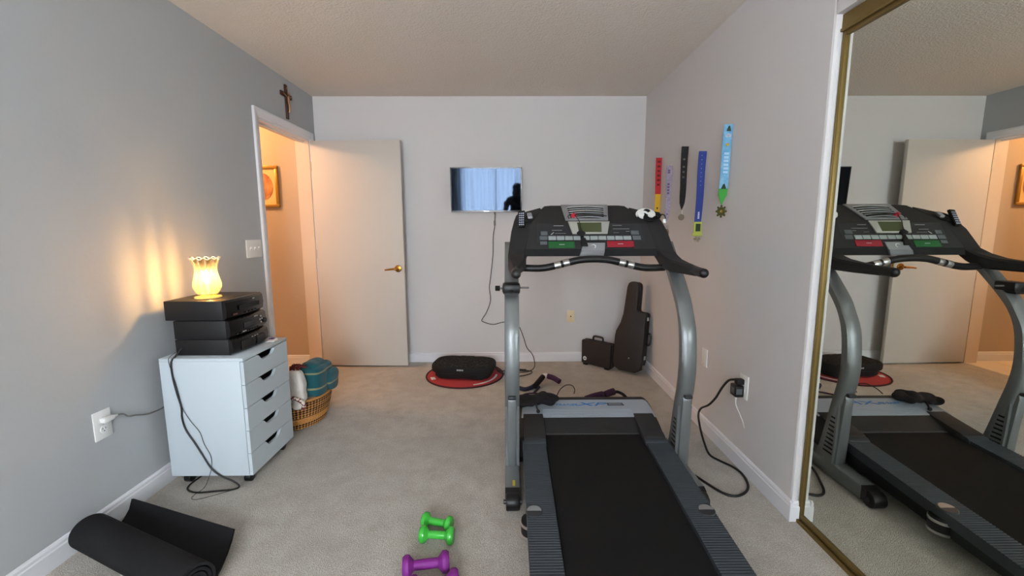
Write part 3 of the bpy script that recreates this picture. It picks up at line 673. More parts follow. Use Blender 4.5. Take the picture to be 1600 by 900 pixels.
for k in range(5):
    za = Z0+k*dh+.0015; zb = Z0+(k+1)*dh-.0015
    nw, nd = .075, .034
    pts = [(Y0+.002, za), (Y1-.002, za), (Y1-.002, zb), (ym+nw+.012, zb), (ym+nw, zb-.004), (ym+nw-.022, zb-nd+.006), (ym+nw-.036, zb-nd), (ym-nw+.036, zb-nd), (ym-nw+.022, zb-nd+.006), (ym-nw, zb-.004), (ym-nw-.012, zb), (Y0+.002, zb)]
    d_ = MB().prism(pts, 'x', X1-.016, X1, 0).build('drawer', m_white, cb, False)
    MB().box(X0+.03, X1-.017, Y0+.02, Y1-.02, za+.01, zb-.045).build('drawer_box', m_inner, d_, False)
for x in (X0+.05, X1-.05):
    for y in (Y0+.05, Y1-.05):
        c_ = MB().cyl((x-.016, y, .024), (x+.016, y, .024), .024, None, 20, .003).build('caster', m_black, cb)
        MB().box(x-.022, x+.022, y-.018, y+.018, .036, .056, .004).build('caster_fork', m_black, c_)

# ================================================================== stereo components on the drawer unit
m_st = mat('stereo black', rgb(20, 19, 21), .5, bump=(200, .1, .002)); m_stf = mat('stereo gloss front', rgb(16, 15, 18), .25)
m_stm = mat('stereo print', rgb(150, 146, 140), .5); m_disp = mat('stereo display', rgb(46, 44, 48), .15)
def unit(name, label, x0, x1, y0, y1, z0, z1, kind):
    r = thing(name, label, 'stereo', ((x0+x1)/2, (y0+y1)/2, z0))
    MB().box(x0, x1-.006, y0, y1, z0+.002, z1, .003).build('case', m_st, r)
    secs = []                                  # bowed front panel
    for i in range(9):
        u = i/8; y = y0+u*(y1-y0); b = .030*math.sin(PI*(.12+.76*u)); zz_ = (z1-z0)
        e = .010
        secs.append([(x1-.006, y, z0+.003), (x1+b-.012, y, z0+.003), (x1+b, y, z0+.003+e), (x1+b+.004, y, z0+zz_*.5), (x1+b, y, z1-e), (x1+b-.012, y, z1), (x1-.006, y, z1)])
    fp = MB().loft(secs).build('front_panel', m_stf, r, True)
    def on(u, v, h=0):
        b = .030*math.sin(PI*(.12+.76*u)); return frame((x1+b+.003+h, y0+u*(y1-y0), z0+v*(z1-z0)), (-.030*PI*.76*math.cos(PI*(.12+.76*u))*-1, (y1-y0), 0), (0, 0, 1))
    if kind == 0:
        MB().box(-.085, .085, -.014, .010, -.002, .003, .002, 1, on(.5, .55)).build('disc_tray', m_st, fp)
        MB().box(-.010, .010, -.003, .003, 0, .0025, .0, 1, on(.62, .84)).build('print', m_stm, fp, False)
        MB().box(-.014, .014, -.004, .004, 0, .004, .001, 1, on(.16, .25)).build('button', mat('stereo dark red print', rgb(86, 46, 40), .5), fp)
        for k in range(4): MB().box(-.007, .007, -.003, .003, 0, .004, .001, 1, on(.4+.1*k, .2)).build('button', m_st, fp)
    elif kind == 1:
        MB().box(-.038, .038, -.014, .014, -.001, .0025, .001, 1, on(.40, .55)).build('display', m_disp, fp)
        MB().box(-.016, .016, -.003, .003, 0, .003, 0, 1, on(.60, .87)).build('print', m_stm, fp, False)
        for a, b in ((0, .016), (.012, 0), (-.012, 0), (0, -.016)):
            M_ = on(.76, .58); MB().cyl(M_ @ Vector((a, b, 0)), M_ @ Vector((a, b, .005)), .0042, None, 10).build('button', m_stm, fp)
        M_ = on(.90, .42); MB().cyl(M_ @ Vector((0, 0, 0)), M_ @ Vector((0, 0, .012)), .014, .012, 20, .002).build('volume_knob', m_st, fp)
        for k in range(8): MB().box(-.006, .006, -.0028, .0028, 0, .004, .001, 1, on(.14+.075*k, .2)).build('button', m_st, fp)
        MB().box(-.012, .012, -.003, .003, 0, .003, 0, 1, on(.28, .24)).build('print', m_stm, fp, False)
    else:
        for c in (.31, .68): MB().box(-.045, .045, -.022, .022, -.002, .004, .003, 1, on(c, .46)).build('cassette_door', m_st, fp)
        for k in range(3): MB().box(-.005, .005, -.002, .002, 0, .004, 0, 1, on(.42+.07*k, .80)).build('print', m_stm, fp, False)
    return r
unit('cassette_deck', 'lowest black component of the stacked stereo, with twin tape doors', -1.630, -1.366, 2.070, 2.385, .661, .741, 2)
unit('stereo_receiver', 'middle black component of the stacked stereo, with display and knob', -1.630, -1.372, 2.070, 2.385, .742, .834, 1)
unit('compact_disc_changer', 'top black component of the stacked stereo, under the glowing glass lamp', -1.664, -1.380, 2.068, 2.385, .835, .932, 0)
mb = MB()
pk = thing('paper_packet', 'small crumpled white and purple paper packet on the drawer unit', 'packet', (-1.312, 2.35, .661))
MB().loft([[(-1.330, 2.32, .661), (-1.330, 2.385, .664), (-1.335, 2.385, .668), (-1.335, 2.32, .665)], [(-1.312, 2.318, .664), (-1.312, 2.38, .672), (-1.312, 2.38, .676), (-1.312, 2.318, .668)], [(-1.292, 2.325, .661), (-1.292, 2.372, .661), (-1.292, 2.372, .666), (-1.292, 2.325, .667)]]).build('wrapper', m_plate, pk)
MB().box(-1.330, -1.306, 2.345, 2.372, .672, .6755, 0, 1).build('print', mat('purple print', rgb(72, 42, 92), .5), pk, False)

# stereo power cords down the side of the drawer unit
yc = Y0-.006
so = thing('stereo_cable', 'thick black stereo cord looping down the side of the drawer unit', 'cord', (-1.58, 2.02, .005))
MB().tube([(-1.60, 2.066, .70), (-1.612, 2.04, .668), (-1.620, yc, .645), (-1.622, yc, .58), (-1.610, yc, .49), (-1.596, yc, .42), (-1.598, yc, .36), (-1.585, yc, .30), (-1.550, yc, .235), (-1.515, yc, .165), (-1.485, yc, .105), (-1.44, yc-.004, .065), (-1.38, yc-.004, .035), (-1.345, 2.01, .012), (-1.36, 1.99, .007), (-1.44, 1.975, .007), (-1.52, 1.965, .007), (-1.58, 1.985, .007), (-1.605, 2.03, .007), (-1.60, 2.12, .007)], .0042, 7, 5).build('wire', m_cable, so)
sw = thing('antenna_wire', 'thin dark wire hanging beside the thick cord on the drawer unit', 'wire', (-1.54, 2.02, .004))
MB().tube([(-1.628, 2.066, .68), (-1.634, 2.035, .668), (-1.632, yc, .64), (-1.606, yc, .52), (-1.592, yc, .42), (-1.56, yc, .35), (-1.52, yc, .29), (-1.505, yc, .23), (-1.480, yc, .17), (-1.478, yc, .12), (-1.49, yc-.002, .07), (-1.51, 2.0, .012), (-1.525, 1.96, .004), (-1.52, 1.925, .004), (-1.49, 1.915, .004), (-1.43, 1.945, .004), (-1.37, 1.985, .004)], .0013, 5, 5).build('wire', m_cable, sw)

# ================================================================== glowing hurricane lamp
def glass_mat():
    m = bpy.data.materials.new('fluted glass'); m.use_nodes = True; nt = m.node_tree; nt.nodes.clear()
    o = nt.nodes.new('ShaderNodeOutputMaterial'); t_ = nt.nodes.new('ShaderNodeBsdfTransparent'); g = nt.nodes.new('ShaderNodeBsdfGlossy'); g.inputs['Roughness'].default_value = .06
    tl = nt.nodes.new('ShaderNodeBsdfTranslucent'); tl.inputs[0].default_value = (1, .9, .74, 1)
    x1_ = nt.nodes.new('ShaderNodeMixShader'); x2_ = nt.nodes.new('ShaderNodeMixShader'); x1_.inputs[0].default_value = .055
    tc = nt.nodes.new('ShaderNodeTexCoord'); sp = nt.nodes.new('ShaderNodeSeparateXYZ'); nt.links.new(tc.outputs['Object'], sp.inputs[0])
    at = nt.nodes.new('ShaderNodeMath'); at.operation = 'ARCTAN2'; nt.links.new(sp.outputs[1], at.inputs[0]); nt.links.new(sp.outputs[0], at.inputs[1])
    mu = nt.nodes.new('ShaderNodeMath'); mu.operation = 'MULTIPLY'; mu.inputs[1].default_value = 12; nt.links.new(at.outputs[0], mu.inputs[0])
    si = nt.nodes.new('ShaderNodeMath'); si.operation = 'SINE'; nt.links.new(mu.outputs[0], si.inputs[0])
    mr = nt.nodes.new('ShaderNodeMapRange'); mr.inputs[1].default_value = .1; mr.inputs[2].default_value = .95; nt.links.new(si.outputs[0], mr.inputs[0])
    cx_ = nt.nodes.new('ShaderNodeMix'); cx_.data_type = 'RGBA'; cx_.inputs[6].default_value = (.22, .17, .11, 1); cx_.inputs[7].default_value = (1, .99, .97, 1); nt.links.new(mr.outputs[0], cx_.inputs[0])  # dark amber ribs put into the glass so the bulb throws streaks
    nt.links.new(cx_.outputs[2], t_.inputs[0]); nt.links.new(t_.outputs[0], x1_.inputs[1]); nt.links.new(tl.outputs[0], x1_.inputs[2])
    fr_ = nt.nodes.new('ShaderNodeFresnel'); fr_.inputs[0].default_value = 1.45
    nt.links.new(fr_.outputs[0], x2_.inputs[0]); nt.links.new(x1_.outputs[0], x2_.inputs[1]); nt.links.new(g.outputs[0], x2_.inputs[2]); nt.links.new(x2_.outputs[0], o.inputs[0])
    return m
m_glass = glass_mat()
LX, LY, LZ = -1.512, 2.165, .934
lp = thing('hurricane_lamp', 'small lit glass lamp with fluted scalloped shade on the stereo', 'lamp', (LX, LY, LZ))
def scal(a, i): return (1+.018*math.cos(12*a), 0)
prof = [(.043, .020), (.052, .034), (.060, .055), (.060, .075), (.054, .10), (.048, .125), (.0465, .145), (.050, .165), (.056, .182), (.061, .194), (.064, .203)]
def rim(a, i):
    s = 1+.022*math.cos(12*a)
    return (s, .006*math.cos(12*a) if i >= len(prof)-2 else 0)
MB().lathe(prof, (LX, LY, LZ), 96, rim, cap=False).build('glass_shade', m_glass, lp)
m_rimg = mat('frosted rim', rgb(250, 236, 214), .3)
MB().tube([(LX+.0625*(1+.022*math.cos(12*a))*math.cos(a), LY+.0625*(1+.022*math.cos(12*a))*math.sin(a), LZ+.199+.0045*math.cos(12*a)) for a in [2*PI*k/96 for k in range(97)]], .0028, 6, 1).build('scalloped_rim', m_rimg, lp)
m_gbase = mat('amber glass foot', rgb(255, 214, 120), .15, coat=.4)
MB().lathe([(.058, 0), (.060, .004), (.056, .010), (.036, .014), (.032, .018), (.042, .024)], (LX, LY, LZ), 40).build('foot', m_gbase, lp)
MB().cyl((LX, LY, LZ+.02), (LX, LY, LZ+.075), .012, .011, 16).build('candle_sleeve', mat('candle sleeve', rgb(250, 236, 200), .5), lp)
m_bulb = mat('lit bulb', (1, .8, .5, 1), .3, emit=((1, .56, .18, 1), 640))
MB().lathe([(.006, .075), (.011, .082), (.0145, .094), (.014, .106), (.009, .121), (.003, .134), (.0005, .138)], (LX, LY, LZ), 20).build('bulb', m_bulb, lp)

# ================================================================== basket with towels
def weave_mat():
    m = mat('wicker weave', rgb(190, 140, 78), .7); nt = m.node_tree; b = nt.nodes['Principled BSDF']
    tc = nt.nodes.new('ShaderNodeTexCoord'); sp = nt.nodes.new('ShaderNodeSeparateXYZ'); nt.links.new(tc.outputs['Object'], sp.inputs[0])
    at = nt.nodes.new('ShaderNodeMath'); at.operation = 'ARCTAN2'; nt.links.new(sp.outputs[1], at.inputs[0]); nt.links.new(sp.outputs[0], at.inputs[1])
    def wave(k, kz):
        a = nt.nodes.new('ShaderNodeMath'); a.operation = 'MULTIPLY'; a.inputs[1].default_value = k; nt.links.new(at.outputs[0], a.inputs[0])
        z = nt.nodes.new('ShaderNodeMath'); z.operation = 'MULTIPLY_ADD'; z.inputs[1].default_value = kz; nt.links.new(sp.outputs[2], z.inputs[0]); nt.links.new(a.outputs[0], z.inputs[2])
        s = nt.nodes.new('ShaderNodeMath'); s.operation = 'SINE'; nt.links.new(z.outputs[0], s.inputs[0]); return s.outputs[0]
    mu = nt.nodes.new('ShaderNodeMath'); mu.operation = 'MULTIPLY'; nt.links.new(wave(36, 190), mu.inputs[0]); nt.links.new(wave(36, -190), mu.inputs[1])
    mr = nt.nodes.new('ShaderNodeMapRange'); mr.inputs[1].default_value = -.15; mr.inputs[2].default_value = .15; nt.links.new(mu.outputs[0], mr.inputs[0])
    # dark weave only in the patterned bands
    bd = nt.nodes.new('ShaderNodeMath'); bd.operation = 'COMPARE'; bd.inputs[1].default_value = .062; bd.inputs[2].default_value = .020; nt.links.new(sp.outputs[2], bd.inputs[0])
    iv = nt.nodes.new('ShaderNodeMath'); iv.operation = 'SUBTRACT'; iv.inputs[0].default_value = 1; nt.links.new(bd.outputs[0], iv.inputs[1])
    mm = nt.nodes.new('ShaderNodeMath'); mm.operation = 'MULTIPLY'; nt.links.new(mr.outputs[0], mm.inputs[0]); nt.links.new(iv.outputs[0], mm.inputs[1])
    x = nt.nodes.new('ShaderNodeMix'); x.data_type = 'RGBA'; x.inputs[6].default_value = rgb(196, 140, 74); x.inputs[7].default_value = rgb(46, 30, 22); nt.links.new(mm.outputs[0], x.inputs[0])
    nt.links.new(x.outputs[2], b.inputs['Base Color'])
    bp = nt.nodes.new('ShaderNodeBump'); bp.inputs['Strength'].default_value = .6; bp.inputs['Distance'].default_value = .004; nt.links.new(mu.outputs[0], bp.inputs['Height']); nt.links.new(bp.outputs[0], b.inputs['Normal'])
    return m
BX, BY = -1.468, 2.80
bk = thing('wicker_basket', 'round woven wicker basket holding towels beside the drawer unit', 'basket', (BX, BY, 0))
N = 16; prof = []
for i in range(N+1):                            # coils: each row of weave is a bulge
    z = .195*i/N; r0 = .205 + .050*math.sin(z/.195*1.35)
    prof += [(r0-.003, z), (r0+.0035, z+.5*.195/N)]
prof = prof[:-1]
inner = [(.242, .19), (.19, .02), (.001, .015)]
MB().lathe(prof + inner, (BX, BY, 0), 72, cap=False).build('woven_body', weave_mat(), bk)
m_rim = mat('wicker rim', rgb(176, 124, 66), .7)
mb = MB(); mb.tube([(BX+.250*math.cos(2*PI*k/40), BY+.250*math.sin(2*PI*k/40), .193) for k in range(41)], .009, 8, 1); mb.build('rim', m_rim, bk)

def stripe_mat(name, base, stripes, axis=2):
    """stripes: (centre, half width, colour) along object axis"""
    m = mat(name, base, .95, bump=(260, .5, .003), sheen=.2); nt = m.node_tree; b = nt.nodes['Principled BSDF']
    tc = nt.nodes.new('ShaderNodeTexCoord'); sp = nt.nodes.new('ShaderNodeSeparateXYZ'); nt.links.new(tc.outputs['Object'], sp.inputs[0]); prev = None
    for c, hw, col in stripes:
        k = nt.nodes.new('ShaderNodeMath'); k.operation = 'COMPARE'; k.inputs[1].default_value = c; k.inputs[2].default_value = hw; nt.links.new(sp.outputs[axis], k.inputs[0])
        x = nt.nodes.new('ShaderNodeMix'); x.data_type = 'RGBA'; nt.links.new(k.outputs[0], x.inputs[0]); x.inputs[7].default_value = col
        if prev is None: x.inputs[6].default_value = base
        else: nt.links.new(prev, x.inputs[6])
        prev = x.outputs[2]
    nt.links.new(prev, b.inputs['Base Color']); return m
def blob(c, size, p=3.2, wr=.012, seed=0, n=40, taper=0, twist=0):
    """soft folded-cloth lump: superellipsoid with creases"""
    rnd = random.Random(seed); ph = [rnd.uniform(0, 6.28) for _ in range(8)]
    t = bmesh.new(); bmesh.ops.create_uvsphere(t, u_segments=n, v_segments=n//2, radius=1)
    for v in t.verts:
        x, y, z = v.co; m_ = (abs(x)**p+abs(y)**p+abs(z)**p)**(1/p); x, y, z = x/m_, y/m_, z/m_
        k = 1 - taper*(z*.5+.5)
        q = Vector((x*size[0]*k, y*size[1]*k, z*size[2]))
        w_ = wr*(math.sin(q.x*45+ph[0]+q.z*20)*math.sin(q.z*38+ph[1]) + .6*math.sin(q.y*60+ph[2]+q.x*25)+.5*math.sin((q.x+q.z)*75+ph[3]))
        q += Vector((x, y, z)).normalized()*w_
        v.co = q + Vector(c)
    mb = MB(); mb.join(t); return mb
tl = thing('teal_towel', 'teal striped towel folded on top of the wicker basket', 'towel', (-1.30, 2.80, .18))
m_teal = stripe_mat('teal terry', rgb(18, 80, 88), [(.075, .006, rgb(132, 128, 96)), (.175, .005, rgb(132, 128, 96)), (.012, .008, rgb(214, 208, 190)), (-.012, .005, rgb(60, 84, 90))])
blob((-1.300, 2.80, .290), (.088, .125, .102), 5.5, .0035, 3, 56, .06).build('fold', m_teal, tl)
blob((-1.300, 2.79, .388), (.066, .085, .026), 3.2, .004, 5, 40, .1).build('fold', m_teal, tl)
blob((-1.205, 2.86, .265), (.020, .075, .072), 3.0, .004, 8, 32, .0).build('corner', m_teal, tl)
t2 = thing('cream_towel', 'cream towel with brown stripes in the basket under the teal towel', 'towel', (-1.42, 2.80, .12))
m_cream = stripe_mat('cream terry', rgb(222, 196, 164), [(.035, .006, rgb(146, 84, 52)), (.062, .008, rgb(200, 168, 132)), (.01, .004, rgb(160, 110, 80))])
blob((-1.425, 2.80, .158), (.165, .185, .040), 3.0, .005, 11, 44).build('fold', m_cream, t2)
t3 = thing('white_towel', 'white knotted towel with dark red fringe between basket and drawer unit', 'towel', (-1.33, 2.62, .15))
m_wtowel = mat('white terry', rgb(218, 212, 206), .95, bump=(220, .7, .004), sheen=.2)
blob((-1.335, 2.625, .285), (.050, .040, .120), 3.2, .004, 21, 36).build('fold', m_wtowel, t3)
blob((-1.318, 2.592, .195), (.038, .032, .038), 2.4, .004, 23, 30).build('fold', m_wtowel, t3)
m_fr = mat('dark red fringe', rgb(96, 34, 34), .9)
mb = MB()
for k in range(14):
    a = random.uniform(-1, 1); b = random.uniform(-1, 1)
    mb.tube([(-1.34+.03*a, 2.635+.02*b, .400), (-1.33+.04*a, 2.645+.03*b, .425), (-1.315+.055*a, 2.67+.03*b, .400+.02*random.random())], .006, 5, 3)
mb.build('fringe', m_fr, t3)
MB().tube([(-1.365, 2.570, .238), (-1.325, 2.556, .245), (-1.288, 2.560, .226), (-1.272, 2.568, .198), (-1.280, 2.568, .168)], .012, 8, 4).build('fringe', mat('checked braid', rgb(112, 52, 48), .9, var=(60, rgb(206, 196, 184), .5, .55)), t3)

# ================================================================== medals on the right wall
m_metal = mat('medal pewter', rgb(150, 140, 124), .4, metal=.8, bump=(120, .5, .003)); m_metalg = mat('medal gold', rgb(150, 128, 60), .4, metal=.7, bump=(120, .5, .003))
def ribbon(label, y, zt, zb, cols, flip=.0, wtop=.046, wbot=.044, xin=.0, tip=False, name='medal'):
    """ribbon loop over a nail, its flat side facing down the room; cols: (z fraction from top, colour name, material)"""
    r = thing(name, label, 'medal', (XR, y, zb), 0, 'race medals on the right wall')
    xo = XR-.002
    MB().cyl((XR+.005, y+.006, zt-.004), (XR-.046, y+.006, zt-.002), .0016, None, 8).build('nail', m_chrome, r)
    prev = 0; NL = 10
    for frac, m in cols:
        secs = []
        for i in range(NL+1):
            u = prev+(frac-prev)*i/NL; z = zt-(zt-zb)*u; w_ = wtop+(wbot-wtop)*u
            if tip and u > .88: w_ *= max(.12, 1-(u-.88)/.12*.9)
            c = xo-.024-xin*u; dy = .004*math.sin(u*7)
            secs.append([(c-w_/2, y+dy-.0008, z), (c+w_/2, y+dy+flip-.0008, z), (c+w_/2, y+dy+flip+.0008, z), (c-w_/2, y+dy+.0008, z)])
            # second layer behind
        mb = MB().loft(secs)
        mb.loft([[(p[0]+.001, p[1]+.011*(1-.8*(prev+(frac-prev)*i/NL)), p[2]) for p in s_] for i, s_ in enumerate(secs)])
        o = mb.build('ribbon', m, r); prev = frac
    return r, xo-.024-xin, y
def marks(r, m, x, y, zs, w_, h_, name='print'):
    for z in zs: MB().box(x-w_/2, x+w_/2, y-.0022, y-.0008, z-h_/2, z+h_/2).build(name, m, r, False)
C_ = lambda n, *c, **k: mat(n, rgb(*c), .7, **k)
yY = lambda px: px
# red and yellow
r, x, y = ribbon('red and yellow medal ribbon, farthest on the right wall', 3.585, 1.832, 1.37, [(.62, C_('ribbon red', 190, 44, 52)), (1, C_('ribbon yellow', 222, 176, 44))])
marks(r, C_('ribbon dark print', 96, 24, 30), x, y, [1.80-.036*k for k in range(6)], .022, .016)
marks(r, C_('ribbon yellow', 222, 176, 44), x, y, [1.585], .012, .02); marks(r, C_('ribbon black', 24, 24, 26), x, y, [1.50, 1.44], .010, .03)
MB().lathe([(.024, -.003), (.026, 0), (.024, .003), (.001, .004)], (0, 0, 0), 20, mtx=frame((x, y, 1.345), (1, 0, 0), (0, 0, 1))).build('medallion', m_metalg, r)
# lavender
r, x, y = ribbon('grey lavender medal ribbon, second from the back wall', 3.338, 1.738, 1.315, [(1, C_('ribbon lavender', 150, 138, 160, var=(60, rgb(176, 168, 182), .4, .7)))], 0, .044, .036, .006, True)
marks(r, C_('ribbon violet print', 98, 80, 116), x, y, [1.70, 1.685]+[1.60-.022*k for k in range(11)], .016, .012)
MB().lathe([(.018, -.003), (.020, 0), (.018, .003), (.009, .003)], (0, 0, 0), 20, mtx=frame((x, y, 1.285), (1, 0, 0), (0, 0, 1))).build('medallion_ring', m_chrome, r)
MB().sphere((x+.002, y, 1.240), .026, (.75, .14, 1.15), 16).tube([(x, y, 1.316), (x, y, 1.30)], .003, 6, 1).build('medallion', m_metal, r)
# black
r, x, y = ribbon('black medal ribbon with a small round silver medal', 3.062, 1.826, 1.40, [(1, C_('ribbon black', 24, 24, 26))], 0, .046, .040, .005, True)
marks(r, C_('ribbon dim print', 106, 100, 92), x, y, [1.74, 1.69, 1.655, 1.62, 1.58, 1.53, 1.48], .014, .012)
MB().tube([(x, y, 1.40), (x, y, 1.375)], .002, 6, 1).lathe([(.020, -.003), (.022, 0), (.020, .003), (.013, .003), (.012, .001), (.001, .001)], (0, 0, 0), 24, mtx=frame((x, y, 1.348), (1, 0, 0), (0, 0, 1))).build('medallion', m_metal, r)
# royal blue with square medal
r, x, y = ribbon('royal blue medal ribbon with a square green medal', 2.778, 1.746, 1.305, [(1, C_('ribbon royal blue', 48, 66, 142))], 0, .046, .043, .010)
marks(r, C_('ribbon pale blue print', 130, 146, 200), x+.004, y, [1.72-.026*k for k in range(10)], .006, .005)
marks(r, C_('ribbon white print', 214, 220, 236), x+.002, y, [1.42-.012*k for k in range(8)], .010, .009)
m_sq = C_('enamel yellow green', 176, 186, 84); m_dk = C_('enamel dark green', 46, 62, 40)
md = MB().box(x-.026, x+.026, y-.005, y+.001, 1.236, 1.312, .002).box(x-.034, x+.030, y-.006, y+.002, 1.222, 1.242, .003).build('medallion', m_sq, r)
MB().box(x-.014, x+.016, y-.007, y-.004, 1.252, 1.30, .001).build('inlay', m_dk, md)
mb = MB()
for k in range(6): mb.tube([(x, y, 1.204), (x+.020*math.cos(k*PI/3), y, 1.204+.020*math.sin(k*PI/3))], .005, 6, 1)
mb.build('pendant', m_metal, md)
# sky blue, scenic
r, x, y = ribbon('sky blue scenic medal ribbon with green lower end, nearest the mirror door', 2.470, 1.836, 1.405, [(.80, C_('ribbon sky blue', 104, 168, 208, var=(30, rgb(140, 192, 222), .4, .7))), (1, C_('ribbon grass green', 64, 158, 66))], 0, .048, .050, .014, True)
m_wh = C_('ribbon white print', 214, 220, 236)
for u, w_, h_, m, n_ in ((.05, .024, .03, C_('enamel dark green', 46, 62, 40), 'tree'), (.145, .028, .018, m_wh, 'cloud'), (.25, .022, .022, C_('ribbon ochre', 190, 160, 60), 'print'), (.66, .026, .024, m_wh, 'cloud'), (.77, .03, .03, C_('enamel dark green', 46, 62, 40), 'tree')):
    z = 1.836-.431*u; xx = x+.014*(1-u)
    if n_ == 'cloud':
        mb = MB()
        for a, b in ((-.008, 0), (.008, .002), (0, .006)): mb.lathe([(.008, -.0004), (.008, .0004)], (0, 0, 0), 12, mtx=frame((xx+a, y-.0042, z+b), (1, 0, 0), (0, 0, 1)))
        mb.build('print', m, r, False)
    elif n_ == 'tree': MB().prism([(xx-w_/2, z-h_/2), (xx+w_/2, z-h_/2), (xx+.004, z+h_/2), (xx-.004, z+h_/3)], 'y', y-.005, y-.0035).build('print', m, r, False)
    else: MB().prism([(xx-w_/2, z), (xx, z-h_/2), (xx+w_/2, z), (xx, z+h_/2)], 'y', y-.005, y-.0035).build('print', m, r, False)
marks(r, C_('ribbon pale sky print', 176, 212, 236), x+.008, y-.003, [1.68-.020*k for k in range(6)], .026, .012)
mb = MB().lathe([(.022, -.004), (.024, 0), (.022, .004), (.014, .004), (.013, .001), (.001, .001)], (0, 0, 0), 24, mtx=frame((x, y, 1.366), (1, 0, 0), (0, 0, 1)))
for k in range(8): mb.sphere((x+.026*math.cos(k*PI/4), y, 1.366+.030*math.sin(k*PI/4)), .006, n=8)
mb.build('medallion', C_('medal antique bronze', 84, 84, 46, metal=.5), r)
MB().sphere((x, y-.003, 1.366), .010, (1, .4, 1.1), 12).build('medallion_centre', m_metalg, r)

# ================================================================== instrument cases in the corner
m_case = mat('case black brown', rgb(34, 29, 28), .5, bump=(90, .2, .003)); m_latch = mat('nickel latch', rgb(176, 176, 172), .35, metal=.9)
vc = thing('violin_case', 'tall shaped black violin case leaning in the corner', 'case', (1.088, 3.745, 0), 0, None, False)
ex = Vector((.80, -.60, 0)).normalized(); nrm = Vector((-.60, -.80, 0)).normalized(); lean = .165
upv = (Vector((0, 0, 1)) - nrm*lean).normalized(); upv = (Vector((0, 0, 1))*1.0 + (-nrm)*lean).normalized()
Fv = frame(Vector((0, 0, .012)), ex, upv)      # local x across the face, y up the case, z towards the viewer
out = [(-.070, .0), (-.115, .022), (-.134, .07), (-.136, .30), (-.130, .345), (-.096, .42), (-.078, .50), (-.064, .74), (-.054, .775), (-.028, .79), (.012, .79), (.034, .778), (.041, .745), (.044, .55), (.050, .535), (.118, .528), (.128, .515), (.130, .10), (.118, .035), (.075, .002)]
for a, b, n_, m_ in ((.0, .058, 'lower_shell', m_case), (.062, .118, 'lid_shell', m_case)):
    MB().prism(out, 'z', a, b, .010, 3, Fv).build(n_, m_, vc)
sc = [(p[0]*.965, .01+p[1]*.975) for p in out]
MB().prism(sc, 'z', .056, .064, 0, 2, Fv).build('seam', mat('case seam', rgb(70, 66, 64), .5), vc, False)
for z in (.055, .135, .475): MB().box(.122, .138, z-.016, z+.016, .045, .078, .002, 1, Fv).build('latch', m_latch, vc)
MB().tube([Fv @ Vector(p) for p in ((.135, .25, .06), (.16, .255, .06), (.166, .30, .06), (.16, .345, .06), (.135, .35, .06))], .008, 8, 4).build('handle', m_black, vc)
MB().cyl(Fv @ Vector((.012, .12, .117)), Fv @ Vector((.012, .12, .120)), .006, None, 10).build('stud', m_latch, vc)

sc_ = thing('clarinet_case', 'small black hard case with top handle and round white sticker', 'case', (.812, 3.888, 0), 0, None, False)
ex = Vector((.225, -.215, 0)).normalized(); Fc = frame(Vector((0, 0, 0)), ex, (0, 0, 1))
MB().box(-.155, .155, .014, .240, -.006, .036, .014, 3, Fc).build('front_shell', m_case, sc_)
MB().box(-.155, .155, .014, .240, -.052, -.010, .014, 3, Fc).build('back_shell', m_case, sc_)
MB().box(-.152, .152, .018, .236, -.012, -.004, .004, 1, Fc).build('seam', MATS['case seam'], sc_)
MB().tube([Fc @ Vector(p) for p in ((-.052, .232, -.008), (-.050, .268, -.008), (-.036, .280, -.008), (.036, .280, -.008), (.050, .268, -.008), (.052, .232, -.008))], .0095, 8, 4).build('handle', m_black, sc_)
for a in (-.114, .114):
    MB().box(a-.016, a+.016, .225, .243, -.022, .006, .003, 1, Fc).build('latch', m_black, sc_)
    MB().box(a-.022, a+.022, 0, .018, -.05, .034, .005, 2, Fc).build('foot', m_black, sc_)
st = MB().lathe([(.019, 0), (.019, .0012), (.001, .0012)], (0, 0, 0), 24, mtx=Fc @ Matrix.Translation((-.112, .066, .0358))).build('sticker', m_plate, sc_, False)
MB().prism([(-.012, -.006), (.0, -.010), (.012, -.006), (.010, 0), (-.010, 0)], 'z', .0012, .0016, mtx=Fc @ Matrix.Translation((-.112, .070, .0358))).build('sticker_print', m_badge, st, False)

# ================================================================== vibration plate on a red round mat
m_redmat = mat('red mat fabric', rgb(172, 56, 58), .9, bump=(300, .3, .002)); m_dkred = mat('dark red piping', rgb(62, 18, 24), .8)
rm = thing('round_mat', 'red round mat with dark edging under the vibration plate', 'mat', (-.392, 3.672, 0))
RX, RY = .338, .338
MB().lathe([(.328, .001), (.330, .005), (.325, .0065), (.001, .0065)], (-.392, 3.672, 0), 64).build('cloth', m_redmat, rm)
MB().tube([(-.392+.332*math.cos(2*PI*k/64), 3.672+.332*math.sin(2*PI*k/64), .006) for k in range(65)], .0075, 8, 1).build('piping', m_dkred, rm)
def arc(a0, a1, r0, r1, n=16): return [(-.392+r1*math.cos(a0+(a1-a0)*k/n), 3.672+r1*math.sin(a0+(a1-a0)*k/n)) for k in range(n+1)] + [(-.392+r0*math.cos(a1-(a1-a0)*k/n), 3.672+r0*math.sin(a1-(a1-a0)*k/n)) for k in range(n+1)]
MB().prism(arc(-1.22, -.02, .268, .286), 'z', .0062, .0078).build('white_band', m_plate, rm, False)
MB().prism(arc(3.40, 3.62, .262, .300), 'z', .0062, .0078).build('white_band', m_plate, rm, False)
vp = thing('vibration_plate', 'black vibration exercise platform with textured top beside the left upright', 'exercise platform', (-.395, 3.66, .008), math.radians(-8), None, False)
